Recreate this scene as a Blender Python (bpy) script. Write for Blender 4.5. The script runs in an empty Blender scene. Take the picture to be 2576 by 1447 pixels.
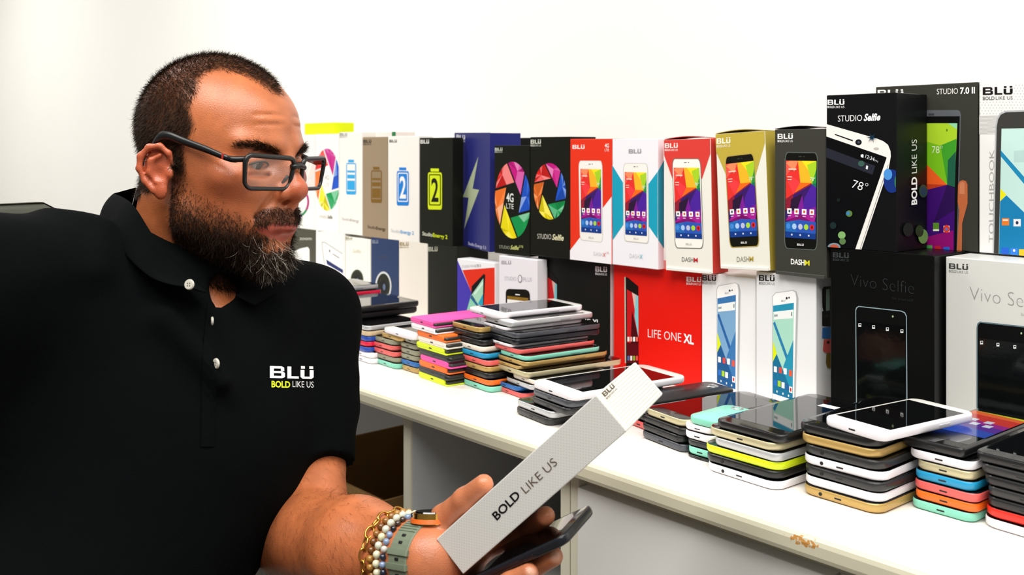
import bpy, bmesh, math, random
import numpy as np
from mathutils import Vector, Matrix, Euler, Quaternion
from mathutils.bvhtree import BVHTree

# ------------------------------------------------------------------ camera, world, light, exposure
scn = bpy.context.scene
COL = scn.collection
FPX, UC, VH = 2550.0, 1288.0, 372.0          # focal length in px, principal column, horizon row (photo is 2576 x 1447)
CAMZ, DESKZ = 1.075, 0.73
cd = bpy.data.cameras.new('camera'); cam = bpy.data.objects.new('camera', cd); COL.objects.link(cam)
cam.location = (0, 0, CAMZ); cam.rotation_euler = (math.pi/2, 0, 0)
cd.sensor_width = 36.0; cd.lens = FPX/2576*36.0; cd.shift_y = -(723.5-VH)/2576.0
cd.clip_start = 0.02
cd.dof.use_dof = True; cd.dof.focus_distance = 1.12; cd.dof.aperture_fstop = 10.0
scn.camera = cam

w = bpy.data.worlds.new('room_light'); scn.world = w; w.use_nodes = True
w.node_tree.nodes['Background'].inputs[0].default_value = (1.0, 0.985, 0.95, 1)
w.node_tree.nodes['Background'].inputs[1].default_value = 0.26

def area_light(name, loc, sx, sy, power, col=(1, 0.97, 0.92), aim=None):
    l = bpy.data.lights.new(name, 'AREA'); l.shape = 'RECTANGLE'; l.size = sx; l.size_y = sy
    l.energy = power; l.color = col
    o = bpy.data.objects.new(name, l); COL.objects.link(o); o.location = loc
    if aim is not None:
        o.rotation_euler = (Vector(aim)-Vector(loc)).to_track_quat('-Z', 'Y').to_euler()
    return o
# fluorescent ceiling panels of the office
area_light('ceiling_lamp_offscreen', (-0.85, 0.25, 2.45), 1.2, 0.6, 40)
area_light('ceiling_lamp_offscreen', (0.45, 0.35, 2.45), 1.2, 0.6, 36)
area_light('ceiling_lamp_offscreen', (-1.5, 2.0, 2.45), 1.2, 0.6, 40)
area_light('ceiling_lamp_offscreen', (0.1, -1.0, 2.45), 1.2, 0.6, 36)
area_light('ceiling_lamp_offscreen', (-3.2, 3.6, 2.45), 1.2, 0.6, 50)
vs = scn.view_settings
vs.view_transform = 'Standard'; vs.look = 'None'; vs.gamma = 1.0; vs.use_curve_mapping = False
vs.exposure = -0.18

# ------------------------------------------------------------------ helpers
def P(u, v, d):
    "photo pixel + distance along the view axis -> world point"
    return Vector(((u-UC)/FPX*d, d, CAMZ-(v-VH)/FPX*d))
def on_z(u, v, z):
    return P(u, v, (CAMZ-z)*FPX/(v-VH))
A2 = Vector((-2233.0, 2550.0)).normalized(); AX = Vector((-A2.x, -A2.y, 0)); NX = Vector((A2.y, -A2.x, 0))   # along desk (towards us), into the wall
F0 = on_z(888, 977, DESKZ); F0.z = 0
YAW = math.atan2(AX.y, AX.x)
def D(s, t, z=0.0):
    "desk frame: s along the front edge, t from the front edge to the wall"
    p = F0+AX*s+NX*t; return Vector((p.x, p.y, z))
def col_t(u, t):
    "point of the vertical plane t seen in column u"
    k = (u-UC)/FPX; c = F0.dot(NX)+t
    y = c/(NX.x*k+NX.y); return Vector((k*y, y, 0))
def s_of(p): return (Vector((p.x, p.y, 0))-F0).dot(AX)
def t_of(p): return (Vector((p.x, p.y, 0))-F0).dot(NX)

def lin(c):
    c = c/255.0; return c/12.92 if c <= 0.04045 else ((c+0.055)/1.055)**2.4
def hexc(h):
    h = h.lstrip('#'); return tuple(lin(int(h[i:i+2], 16)) for i in (0, 2, 4))
MATS = {}
def mat(hexs, rough=0.5, metal=0.0, spec=0.5, coat=0.0, noise=0.0, scale=40.0, bump=0.0, alpha=1.0):
    key = (hexs, rough, metal, spec, coat, noise, scale, bump, alpha)
    if key in MATS: return MATS[key]
    m = bpy.data.materials.new('mat_'+hexs.strip('#')); m.use_nodes = True
    nt = m.node_tree; b = nt.nodes['Principled BSDF']
    c = hexc(hexs)
    b.inputs['Base Color'].default_value = (*c, 1); b.inputs['Roughness'].default_value = rough
    b.inputs['Metallic'].default_value = metal; b.inputs['Specular IOR Level'].default_value = spec
    b.inputs['Coat Weight'].default_value = coat; b.inputs['Alpha'].default_value = alpha
    if noise or bump:
        tc = nt.nodes.new('ShaderNodeTexCoord'); n = nt.nodes.new('ShaderNodeTexNoise')
        n.inputs['Scale'].default_value = scale; n.inputs['Detail'].default_value = 5
        nt.links.new(tc.outputs['Object'], n.inputs['Vector'])
        if noise:
            mx = nt.nodes.new('ShaderNodeMix'); mx.data_type = 'RGBA'
            mx.inputs[6].default_value = tuple(x*(1-noise) for x in c)+(1,)
            mx.inputs[7].default_value = tuple(min(1, x*(1+noise)) for x in c)+(1,)
            nt.links.new(n.outputs['Fac'], mx.inputs[0]); nt.links.new(mx.outputs[2], b.inputs['Base Color'])
        if bump:
            bp = nt.nodes.new('ShaderNodeBump'); bp.inputs['Strength'].default_value = bump; bp.inputs['Distance'].default_value = 0.002
            nt.links.new(n.outputs['Fac'], bp.inputs['Height']); nt.links.new(bp.outputs['Normal'], b.inputs['Normal'])
    MATS[key] = m; return m

def link(name, mesh, parent=None, mats=None, smooth=False):
    o = bpy.data.objects.new(name, mesh); COL.objects.link(o)
    if mats is not None:
        for m in (mats if isinstance(mats, (list, tuple)) else [mats]): mesh.materials.append(m)
    if parent is not None: o.parent = parent
    if smooth:
        for p in mesh.polygons: p.use_smooth = True
    return o
def tag(o, label, cat, group=None):
    o['label'] = label; o['category'] = cat
    if group: o['group'] = group
    return o
def thing(name, label, cat, group=None, matrix=None, loc=None, rz=0.0):
    o = bpy.data.objects.new(name, None); COL.objects.link(o); o.empty_display_size = 0.02
    if matrix is not None: o.matrix_world = matrix
    elif loc is not None: o.matrix_world = Matrix.Translation(loc) @ Matrix.Rotation(rz, 4, 'Z')
    tag(o, label, cat, group); return o
def pydata(verts, faces, name='m'):
    me = bpy.data.meshes.new(name); me.from_pydata([tuple(v) for v in verts], [], faces); me.update(); return me
def bm_mesh(bm, name='m'):
    me = bpy.data.meshes.new(name); bm.to_mesh(me); bm.free(); return me
def box_bm(x0, x1, y0, y1, z0, z1, bev=0.0, seg=2):
    bm = bmesh.new()
    r = bmesh.ops.create_cube(bm, size=1.0)
    for v in bm.verts:
        v.co = Vector(((x0+x1)/2+v.co.x*(x1-x0), (y0+y1)/2+v.co.y*(y1-y0), (z0+z1)/2+v.co.z*(z1-z0)))
    if bev > 0:
        bmesh.ops.bevel(bm, geom=list(bm.edges), offset=bev, segments=seg, profile=0.6, affect='EDGES')
    return bm
def box_obj(name, x0, x1, y0, y1, z0, z1, m, parent=None, bev=0.0, seg=2):
    return link(name, bm_mesh(box_bm(x0, x1, y0, y1, z0, z1, bev, seg), name), parent, m)
DESKM = Matrix.Translation(F0) @ Matrix.Rotation(YAW, 4, 'Z')      # local x = s, y = t, z = height
def desk_box(name, s0, s1, t0, t1, z0, z1, m, parent=None, bev=0.0, kind=None):
    o = box_obj(name, s0, s1, t0, t1, z0, z1, m, parent, bev)
    if parent is None: o.matrix_world = DESKM
    if kind: o['kind'] = kind
    return o
def rrect(x0, y0, x1, y1, r, n=5):
    "rounded rectangle outline, counter-clockwise"
    pts = []
    for cx, cy, a0 in ((x1-r, y0+r, -90), (x1-r, y1-r, 0), (x0+r, y1-r, 90), (x0+r, y0+r, 180)):
        for i in range(n+1):
            a = math.radians(a0+90.0*i/n); pts.append((cx+r*math.cos(a), cy+r*math.sin(a)))
    return pts
def tube(path, rad, seg=8, closed=False):
    "bmesh tube along points; rad a number or list"
    pts = [Vector(p) for p in path]; n = len(pts); bm = bmesh.new(); rings = []
    prev = None
    for i, p in enumerate(pts):
        if closed: tg = (pts[(i+1) % n]-pts[i-1]).normalized()
        else: tg = (pts[min(i+1, n-1)]-pts[max(i-1, 0)]).normalized()
        if prev is None:
            up = Vector((0, 0, 1)) if abs(tg.z) < 0.9 else Vector((1, 0, 0))
            nn = tg.cross(up).normalized()
        else:
            nn = (prev-tg*prev.dot(tg)).normalized()
        prev = nn; bb = tg.cross(nn)
        r = rad[i] if isinstance(rad, (list, tuple)) else rad
        rings.append([bm.verts.new(p+(nn*math.cos(2*math.pi*j/seg)+bb*math.sin(2*math.pi*j/seg))*r) for j in range(seg)])
    m = n if closed else n-1
    for i in range(m):
        a, b = rings[i], rings[(i+1) % n]
        for j in range(seg): bm.faces.new((a[j], a[(j+1) % seg], b[(j+1) % seg], b[j]))
    if not closed:
        bm.faces.new(list(reversed(rings[0]))); bm.faces.new(rings[-1])
    bmesh.ops.recalc_face_normals(bm, faces=bm.faces)
    return bm

# ------------------------------------------------------------------ the setting
T_WALL = 0.60
m_wall = mat('#fbfaf6', 0.85, noise=0.02, scale=3, bump=0.05)
m_wall2 = mat('#fbf9ee', 0.85, noise=0.02, scale=3)
desk_box('wall_back', -5.2, 3.0, T_WALL, T_WALL+0.1, 0.0, 2.7, m_wall, kind='structure')
desk_box('wall_left', -5.3, -5.2, -3.5, T_WALL+0.1, 0.0, 2.7, m_wall2, kind='structure')
desk_box('floor', -5.3, 3.0, -3.5, T_WALL+0.1, -0.06, 0.0, mat('#6f6a62', 0.7, noise=0.25, scale=60, bump=0.3), kind='structure')

# desk: continuous worktop, dividers, back panel
desk = thing('office_desk', 'long white laminate desk top with worn beige edge under the phones', 'desk', matrix=DESKM)
m_top = mat('#f3eee8', 0.28, spec=0.5, noise=0.015, scale=6)
def edge_material():
    m = bpy.data.materials.new('mat_worn_edge'); m.use_nodes = True; nt = m.node_tree; b = nt.nodes['Principled BSDF']
    tc = nt.nodes.new('ShaderNodeTexCoord'); sep = nt.nodes.new('ShaderNodeSeparateXYZ'); nt.links.new(tc.outputs['Object'], sep.inputs[0])
    def math_(op, a, v):
        n = nt.nodes.new('ShaderNodeMath'); n.operation = op
        if hasattr(a, 'links'): nt.links.new(a, n.inputs[0])
        else: n.inputs[0].default_value = a
        if hasattr(v, 'links'): nt.links.new(v, n.inputs[1])
        else: n.inputs[1].default_value = v
        return n.outputs[0]
    # a chipped patch of bare chipboard near s = CHIP
    dx = math_('DIVIDE', math_('SUBTRACT', sep.outputs[0], CHIP), 0.030)
    dz = math_('DIVIDE', math_('SUBTRACT', sep.outputs[2], DESKZ-0.0045), 0.0075)
    fall = math_('SUBTRACT', math_('SUBTRACT', 1.0, math_('MULTIPLY', dx, dx)), math_('MULTIPLY', dz, dz))
    ns = nt.nodes.new('ShaderNodeTexNoise'); ns.inputs['Scale'].default_value = 260; ns.inputs['Detail'].default_value = 4
    nt.links.new(tc.outputs['Object'], ns.inputs['Vector'])
    nf = math_('ADD', math_('MULTIPLY', fall, 0.42), math_('MULTIPLY', ns.outputs['Fac'], 0.75))
    cr = nt.nodes.new('ShaderNodeValToRGB'); cr.color_ramp.elements[0].position = 0.70; cr.color_ramp.elements[1].position = 0.73
    nt.links.new(nf, cr.inputs[0])
    mx = nt.nodes.new('ShaderNodeMix'); mx.data_type = 'RGBA'
    mx.inputs[6].default_value = (*hexc('#c9c5ae'), 1); mx.inputs[7].default_value = (*hexc('#b5813f'), 1)
    nt.links.new(cr.outputs[0], mx.inputs[0]); nt.links.new(mx.outputs[2], b.inputs['Base Color']); b.inputs['Roughness'].default_value = 0.45
    return m
CHIP = s_of(on_z(2025, 1350, DESKZ))
S_END = 1.25
s_seam = s_of(on_z(1590, 1110, DESKZ))
desk_box('worktop', -1.7, s_seam-0.0006, 0.010, T_WALL-0.002, DESKZ-0.019, DESKZ, m_top, desk, 0.0012)
desk_box('worktop', s_seam+0.0006, S_END, 0.010, T_WALL-0.002, DESKZ-0.019, DESKZ, m_top, desk, 0.0012)
desk_box('edge_band', -1.7, S_END, 0.0, 0.0115, DESKZ-0.019, DESKZ+0.0002, edge_material(), desk, 0.005)
s_div = s_of(col_t(1015, 0.02)); s_div1 = s_of(col_t(1031, 0.02))
m_leg = mat('#d9d6c2', 0.5, noise=0.02, scale=8)
m_grey = mat('#b9bcc0', 0.6, noise=0.04, scale=5)
desk_box('side_panel', s_div, s_div1, 0.024, 0.549, 0.0, DESKZ-0.019, m_grey, desk, 0.001)
desk_box('panel_edge', s_div-.0004, s_div1+.0004, 0.02, 0.0242, 0.0, DESKZ-0.019, m_leg, desk, 0.001)
desk_box('back_panel', -1.7, s_of(col_t(1409, 0.022))-.002, 0.55, 0.57, 0.0, DESKZ-0.019, m_grey, desk)
desk_box('side_panel', -1.7, -1.67, 0.02, 0.56, 0.0, DESKZ-0.019, m_leg, desk, 0.001)

# low filing cabinet below the right half of the desk
s0 = s_of(col_t(1409, 0.022)); s1 = s_of(col_t(1457, 0.022)); sg = s_of(col_t(2096, 0.022)); sm = s_of(col_t(1433, 0.022))
cab = thing('filing_cabinet', 'white laminate drawer cabinet under the right half of the desk', 'cabinet', matrix=DESKM)
m_cab = mat('#dfe0dd', 0.42, noise=0.03, scale=4, bump=0.03)
desk_box('body', s0+0.002, S_END, 0.036, 0.545, 0.0, DESKZ-0.0255, m_leg, cab)
desk_box('frame_post', s0, sm-0.0008, 0.0225, 0.038, 0.0, DESKZ-0.026, m_leg, cab, 0.001)
desk_box('frame_post', sm+0.0008, s1-0.001, 0.0225, 0.038, 0.0, DESKZ-0.026, m_leg, cab, 0.001)
desk_box('drawer_front', s1+0.001, sg-0.0016, 0.018, 0.036, 0.36, DESKZ-0.036, m_cab, cab, 0.0015)
desk_box('drawer_front', sg+0.0016, S_END, 0.018, 0.036, 0.36, DESKZ-0.036, m_cab, cab, 0.0015)
desk_box('drawer_front', s1+0.001, sg-0.0016, 0.018, 0.036, 0.03, 0.356, m_cab, cab, 0.0015)
desk_box('drawer_front', sg+0.0016, S_END, 0.018, 0.036, 0.03, 0.356, m_cab, cab, 0.0015)

# open cardboard carton standing in the knee space
def carton():
    root = thing('cardboard_box', 'open brown cardboard carton under the desk behind the forearm', 'box', matrix=DESKM @ Matrix.Translation((-0.147, 0.151, 0)))
    W_, Dp, Hh, th = 0.36, 0.30, 0.494, 0.006
    m1 = mat('#a8814c', 0.85, noise=0.18, scale=14, bump=0.2); x1 = 0.0; x0 = -W_
    box_obj('front_wall', x0, x1, 0, th, 0, Hh, m1, root, 0.001)
    box_obj('back_wall', x0, x1, Dp, Dp+th, 0, Hh, m1, root, 0.001)
    box_obj('side_wall', x0, x0+th, th, Dp, 0, Hh, m1, root, 0.001)
    box_obj('side_wall', x1-th, x1, th, Dp, 0, Hh, m1, root, 0.001)
    box_obj('bottom_panel', x0+th, x1-th, th, Dp, 0, th, m1, root)
carton()
# pale plastic bin whose rounded top shows beside the cabinet
bm = box_bm(-0.09, 0.09, -0.13, 0.13, 0, 0.50, 0.03, 4)
for v in bm.verts:
    k = 0.82+0.18*v.co.z/0.5; v.co.x *= k; v.co.y *= k
pb = D(s0-0.13, 0.27)
bo = thing('plastic_bin', 'pale grey plastic bin with rounded top under the desk beside the drawers', 'bin', loc=pb, rz=YAW)
link('bin_body', bm_mesh(bm), bo, mat('#c3c5c1', 0.5, noise=0.04, scale=8), smooth=True)
link('rim', bm_mesh(box_bm(-0.094, 0.094, -0.134, 0.134, 0.478, 0.497, 0.008, 3)), bo, mat('#cfd1cc', 0.5))

# ------------------------------------------------------------------ packaging boxes
CAMP = Vector((0, 0, CAMZ))
class Box:
    "carton standing at a front-left-bottom corner; local x = width, y = depth, z = up"
    def __init__(s, label, uL, uR, z0, vt, t=0.36, depth=0.075, yaw=0.0, front='#ffffff', side=None, top=None, group=None,
                 lean=0.0, tilt=0.0, name='phone_box', uvt=None, rough=0.38, H=None, W=None, lid=0.0):
        p0 = col_t(uL, t); ang = YAW+yaw
        d = Vector((math.cos(ang), math.sin(ang), 0))
        k = (uR-UC)/FPX
        s.w = W if W else (k*p0.y-p0.x)/(d.x-k*d.y)
        uu = uvt if uvt is not None else uL
        py = p0.y if uu == uL else (p0+d*s.w).y
        s.h = H if H else (CAMZ-(vt-VH)/FPX*py)-z0
        s.w -= 0.0004; s.d = depth; s.z0 = z0; s.z1 = z0+s.h
        p0.z = z0
        M = Matrix.Translation(p0) @ Matrix.Rotation(ang, 4, 'Z')
        if lean: M = M @ Matrix.Rotation(lean, 4, 'X')
        if tilt: M = M @ Matrix.Rotation(tilt, 4, 'Y')
        s.M = M; s.Mi = M.inverted()
        s.root = thing(name, label, 'box', group, matrix=M)
        side = side or front; top = top or side
        bm = box_bm(0, s.w, 0, s.d, 0, s.h, 0.0008, 1)
        me = bm_mesh(bm)
        ms = [mat(front, rough, spec=0.15, noise=0.015, scale=25), mat(side, rough, spec=0.15, noise=0.015, scale=25), mat(top, rough, spec=0.15, noise=0.015, scale=25)]
        s.body = link('carton', me, s.root, ms)
        for p in me.polygons:
            n = p.normal
            p.material_index = 0 if n.y < -0.6 else (2 if n.z > 0.6 else 1)
        s.n = 0
        if lid:     # visible joint of a lift-off lid
            link('lid_joint', bm_mesh(box_bm(-0.0003, s.w+0.0003, -0.0003, s.d+0.0003, s.h-lid, s.h-lid+0.0006)), s.root, mat('#8a8a86', 0.6))
    def loc(s, px, face='front'):
        "photo pixel -> 2-D point on a face of this carton"
        o = s.Mi @ CAMP; e = s.Mi @ (CAMP+Vector(((px[0]-UC)/FPX, 1, -(px[1]-VH)/FPX))); dr = e-o
        if face == 'front': k = (0-o.y)/dr.y; q = o+dr*k; return Vector((q.x, q.z))
        if face == 'right': k = (s.w-o.x)/dr.x; q = o+dr*k; return Vector((q.y, q.z))
        if face == 'top': k = (s.h-o.z)/dr.z; q = o+dr*k; return Vector((q.x, q.y))
    def to3(s, q, face, off):
        if face == 'front': return (q[0], -off, q[1])
        if face == 'right': return (s.w+off, q[0], q[1])
        return (q[0], q[1], s.h+off)
    def size(s, face):
        return {'front': (s.w, s.h), 'right': (s.d, s.h), 'top': (s.w, s.d)}[face]

def clip_poly(pts, x0, y0, x1, y1):
    def cut(ps, f, inter):
        out = []
        for i in range(len(ps)):
            a, b = ps[i-1], ps[i]
            fa, fb = f(a), f(b)
            if fa >= 0 and fb >= 0: out.append(b)
            elif fa >= 0 > fb: out.append(inter(a, b, fa, fb))
            elif fa < 0 <= fb: out.append(inter(a, b, fa, fb)); out.append(b)
        return out
    it = lambda a, b, fa, fb: (a[0]+(b[0]-a[0])*fa/(fa-fb), a[1]+(b[1]-a[1])*fa/(fa-fb))
    ps = [(p[0], p[1]) for p in pts]
    for f in (lambda p: p[0]-x0, lambda p: x1-p[0], lambda p: p[1]-y0, lambda p: y1-p[1]):
        ps = cut(ps, f, it)
        if len(ps) < 3: return []
    return ps

class Print:
    "flat print on a carton face, one mesh, layered paper-thin"
    def __init__(s, box, name, face='front', rough=0.35):
        s.b, s.name, s.face, s.rough = box, name, face, rough; s.v, s.f, s.mi, s.m = [], [], [], []
        box.n += 1; s.base = 0.00020+0.00009*(box.n-1)
        s.k = 0
    def _mi(s, c):
        m = c if not isinstance(c, str) else mat(c, s.rough, spec=0.15)
        if m not in s.m: s.m.append(m)
        return s.m.index(m)
    def poly2(s, pts, c, lift=True):
        W, H = s.b.size(s.face)
        pts = clip_poly(pts, 0.0002, 0.0002, W-0.0002, H-0.0002)
        if len(pts) < 3: return
        if lift: s.k += 1
        off = s.base+0.000012*s.k
        i0 = len(s.v); s.v += [s.b.to3(q, s.face, off) for q in pts]
        s.f.append(list(range(i0, i0+len(pts)))); s.mi.append(s._mi(c))
    def poly(s, px, c, lift=True): s.poly2([s.b.loc(p, s.face) for p in px], c, lift)
    def raw(s, verts2, faces, c):
        W, H = s.b.size(s.face)
        s.k += 1; off = s.base+0.000012*s.k; mi = s._mi(c)
        for f in faces:
            pts = [verts2[i] for i in f]
            if any(q[0] < 0 or q[1] < 0 or q[0] > W or q[1] > H for q in pts):
                pts = clip_poly(pts, 0.0002, 0.0002, W-0.0002, H-0.0002)
                if len(pts) < 3: continue
            i0 = len(s.v); s.v += [s.b.to3(q, s.face, off) for q in pts]
            s.f.append(list(range(i0, i0+len(pts)))); s.mi.append(mi)
    def done(s, parent=None):
        if not s.f: return None
        me = pydata(s.v, s.f, s.name)
        for m in s.m: me.materials.append(m)
        for p, i in zip(me.polygons, s.mi): p.material_index = i
        bm = bmesh.new(); bm.from_mesh(me)
        want = {'front': Vector((0, -1, 0)), 'right': Vector((1, 0, 0)), 'top': Vector((0, 0, 1))}[s.face]
        for f in bm.faces:
            f.normal_update()
            if f.normal.dot(want) < 0: f.normal_flip()
        bm.to_mesh(me); bm.free()
        return link(s.name, me, s.b.body)
    # ---- composite helpers
    def quad_map(s, bl, br, tr, tl):
        q = [s.b.loc(p, s.face) for p in (bl, br, tr, tl)]
        return lambda x, y: (q[0]*(1-x)+q[1]*x)*(1-y)+(q[3]*(1-x)+q[2]*x)*y
    def aff_map(s, o, x1, y1):
        a, b, c = (s.b.loc(p, s.face) for p in (o, x1, y1))
        return lambda x, y: a+(b-a)*x+(c-a)*y
    def unit(s, mp, pts, c, lift=True): s.poly2([mp(*p) for p in pts], c, lift)
    def text(s, txt, o, x1, y1, c, bold=0.0, shear=0.0):
        "o = baseline start px, x1 = baseline end px, y1 = cap top above the start px"
        mp = s.aff_map(o, x1, y1); vs_, fs_ = text_geo(txt, bold, shear)
        s.raw([mp(*q) for q in vs_], fs_, c)
    def logo(s, bl, br, tl, c, c2=None, tag_line=True):
        mp = s.aff_map(bl, br, tl)
        y0 = 0.38 if tag_line else 0.0
        f = lambda pts: [mp(x, y0+(1-y0)*y) for x, y in pts]
        for pts in LOGO: s.poly2(f(pts), c, False)
        s.k += 1
        if tag_line:
            for txt, xa, xb, bold in (('BOLD', 0.0, 0.40, 0.018), ('LIKE US', 0.44, 1.0, 0.0)):
                vs_, fs_ = text_geo(txt, bold, 0)
                s.raw([mp(xa+(xb-xa)*x, 0.26*y) for x, y in vs_], fs_, c2 or c)

def _logo():
    P_ = []
    def rc(x0, y0, x1, y1): P_.append([(x0, y0), (x1, y0), (x1, y1), (x0, y1)])
    # B
    rc(0, 0, .09, .94); rc(.09, .76, .27, .94); rc(.09, .39, .28, .56); rc(.09, 0, .28, .18)
    P_.append([(.27, .94), (.27, .76), (.25, .72), (.25, .60), (.33, .56), (.325, .84)])
    P_.append([(.28, .56), (.26, .42), (.26, .20), (.28, 0), (.345, .10), (.345, .42)])
    # L
    rc(.40, 0, .49, .94); rc(.49, 0, .66, .18)
    # U with two dots
    rc(.70, .14, .79, .70); rc(.91, .14, 1.0, .70)
    P_.append([(.70, .14), (.75, 0), (.95, 0), (1.0, .14), (.91, .18), (.79, .18)])
    rc(.71, .80, .80, 1.0); rc(.90, .80, .99, 1.0)
    return P_
LOGO = _logo()
_TX = {}
def text_geo(txt, bold, shear):
    "outline text as triangles, scaled so that x runs 0..1 and cap height is 1"
    key = (txt, bold, shear)
    if key in _TX: return _TX[key]
    cu = bpy.data.curves.new('t', 'FONT'); cu.body = txt; cu.offset = bold; cu.shear = shear; cu.resolution_u = 3
    o = bpy.data.objects.new('t', cu); COL.objects.link(o)
    me = bpy.data.meshes.new_from_object(o.evaluated_get(bpy.context.evaluated_depsgraph_get()))
    co = [(v.co.x, v.co.y) for v in me.vertices]; fs = [tuple(p.vertices) for p in me.polygons]
    bpy.data.objects.remove(o); bpy.data.curves.remove(cu); bpy.data.meshes.remove(me)
    xs = [c[0] for c in co]; x0, x1 = min(xs), max(xs)
    r = ([((x-x0)/(x1-x0), y/0.70) for x, y in co], fs)
    _TX[key] = r; return r

def shade(h, k):
    h = h.lstrip('#'); c = [int(h[i:i+2], 16) for i in (0, 2, 4)]
    c = [max(0, min(255, int(x*k if k <= 1 else x+(255-x)*(k-1)))) for x in c]
    return '#%02x%02x%02x' % tuple(c)

def aperture(pr, c, rx, ry, seed=1):
    "six faceted coloured shutter blades; c centre px, rx / ry px of the rim to the right / above"
    mp = pr.aff_map(c, rx, ry); R = random.Random(seed)
    cols = ['#e0201f', '#f3762a', '#f2e312', '#17984f', '#1f55c8', '#c2187f']; mp_ = mp; mp = lambda x, y: mp_(-x, y)
    start = 110.0; r0 = 0.47
    hx = [(r0*math.cos(math.radians(start-60*i)), r0*math.sin(math.radians(start-60*i))) for i in range(6)]
    def ext(i):     # edge line from hex corner i-1 through corner i out to the rim
        a, b = hx[i-1], hx[i % 6]; d = (b[0]-a[0], b[1]-a[1]); l = math.hypot(*d); d = (d[0]/l, d[1]/l)
        bd = b[0]*d[0]+b[1]*d[1]; k = -bd+math.sqrt(bd*bd+1-r0*r0)
        return (b[0]+d[0]*k, b[1]+d[1]*k)
    for i in range(6):
        h0, o0, o1 = hx[i], ext(i), ext((i+1) % 6)
        a0 = math.atan2(o0[1], o0[0]); a1 = math.atan2(o1[1], o1[0])
        while a1 > a0: a1 -= 2*math.pi
        ring = [h0, o0]+[(math.cos(a0+(a1-a0)*j/6), math.sin(a0+(a1-a0)*j/6)) for j in range(1, 6)]+[o1, hx[(i+1) % 6]]
        cx = sum(p[0] for p in ring)/len(ring); cy = sum(p[1] for p in ring)/len(ring)
        ring = [(cx+(x-cx)*0.91, cy+(y-cy)*0.91) for x, y in ring]
        cc = (cx+R.uniform(-.08, .08), cy+R.uniform(-.08, .08))
        pr.k += 1
        for j in range(len(ring)):
            a, b = ring[j-1], ring[j]
            col = shade(cols[i], R.choice([0.82, 0.95, 1.0, 1.12, 1.3, 1.45]))
            pr.unit(mp, [a, b, cc], col, False)

# ---- photo crops used to read the print positions
def crop(x, y, k): return lambda a, b: (x+a/k, y+b/k)
K1, K2, K3, K4 = crop(740, 280, 3.617), crop(1220, 320, 3.808), crop(1780, 280, 3.2875), crop(2060, 190, 2.953)
K5, K6, K7, K8 = crop(740, 560, 3.618), crop(1120, 620, 3.617), crop(1520, 640, 3.288), crop(2060, 600, 3.0155)
def depth_to(uR, uS, t, yaw=0.0):
    p = col_t(uR, t); a = YAW+yaw+math.pi/2; d = Vector((math.cos(a), math.sin(a), 0)); k = (uS-UC)/FPX
    return (k*p.y-p.x)/(d.x-k*d.y)
LOW = 'boxes in the bottom row standing on the desk'
UPP = 'boxes in the top row stacked along the wall'
TZ = 0.8935; TM = 0.8975
def L(pts, K): return [K(*p) for p in pts]
def logo_at(b, K, x0, y0, x1, y1, c, c2=None, slope=0.0, tag_line=True, face='front', name='logo'):
    pr = Print(b, name, face); dx = slope*(x1-x0)
    pr.logo(K(x0, y1), K(x1, y1+dx), K(x0, y0), c, c2, tag_line); pr.done()
def texts(b, K, items, name='lettering', face='front'):
    "items: (text, x0, y0 baseline, x1, y1 baseline end, cap height, colour, bold, shear)"
    for t_, x0, y0, x1, y1, cap, c, bo, sh in items:
        pr = Print(b, name, face); pr.text(t_, K(x0, y0), K(x1, y1), K(x0, y0-cap), c, bo, sh); pr.done()
def ellipse(cx, cy, rx, ry, n=28, a0=0, a1=360):
    return [(cx+rx*math.cos(math.radians(a0+(a1-a0)*i/n)), cy+ry*math.sin(math.radians(a0+(a1-a0)*i/n))) for i in range(n + (0 if a1-a0 >= 360 else 1))]

# ---- pictures shared by several boxes (unit square, y up)
POLYART = [([(0, .62), (.3, .62), (.4, 1), (0, 1)], '#f0574a'), ([(0, .5), (.28, .58), (.48, .72), (.40, 1), (.0, .80)], '#e2342f'),
    ([(.28, .86), (.40, 1), (.12, 1), (0, .97)], '#f28a5d'),
    ([(.40, 1), (1, 1), (.86, .72), (.48, .72)], '#f7b42a'), ([(.52, 1), (1, 1), (.86, .72), (.74, .88)], '#f2df22'), ([(.70, .95), (1, 1), (1, .80), (.86, .70), (.74, .88)], '#a6cf2c'),
    ([(1, .90), (.86, .70), (1, .66)], '#2d8f3e'), ([(.86, .70), (1, .72), (1, .64)], '#1b6e5c'),
    ([(.48, .72), (.86, .72), (.60, .66), (.28, .58)], '#ee6a1c'), ([(.26, .56), (.48, .72), (.20, .80), (.06, .72)], '#ef3d42'),
    ([(0, 0), (1, 0), (1, .66), (.86, .70), (.26, .56), (.0, .45)], '#3a1c66'),
    ([(0, .50), (.26, .57), (.18, .34), (0, .36)], '#8c1f35'), ([(.18, .50), (.55, .58), (.45, .36), (.15, .36)], '#2b1836'),
    ([(.86, .70), (1, .66), (1, .36), (.55, .30), (.62, .52)], '#4b239a'), ([(.55, .56), (.62, .36), (1, .42), (1, .28), (.30, .26)], '#7a1f96'),
    ([(.0, .22), (.25, .36), (.5, .22), (.95, .20), (1, .32), (.5, .30)], '#a6208f'), ([(0, 0), (1, 0), (1, .22), (.45, .24), (0, .20)], '#2c55b4'),
    ([(0, 0), (.4, 0), (.3, .22), (0, .20)], '#2668b6'), ([(.0, 0), (1, 0), (1, .07), (0, .08)], '#173a86')]
def sq(cx, cy, w, h): return [(cx-w, cy-h), (cx+w, cy-h), (cx+w, cy+h), (cx-w, cy+h)]
def dot(cx, cy, w, h, n=10): return [(cx+w*math.cos(2*math.pi*i/n), cy+h*math.sin(2*math.pi*i/n)) for i in range(n)]
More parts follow.
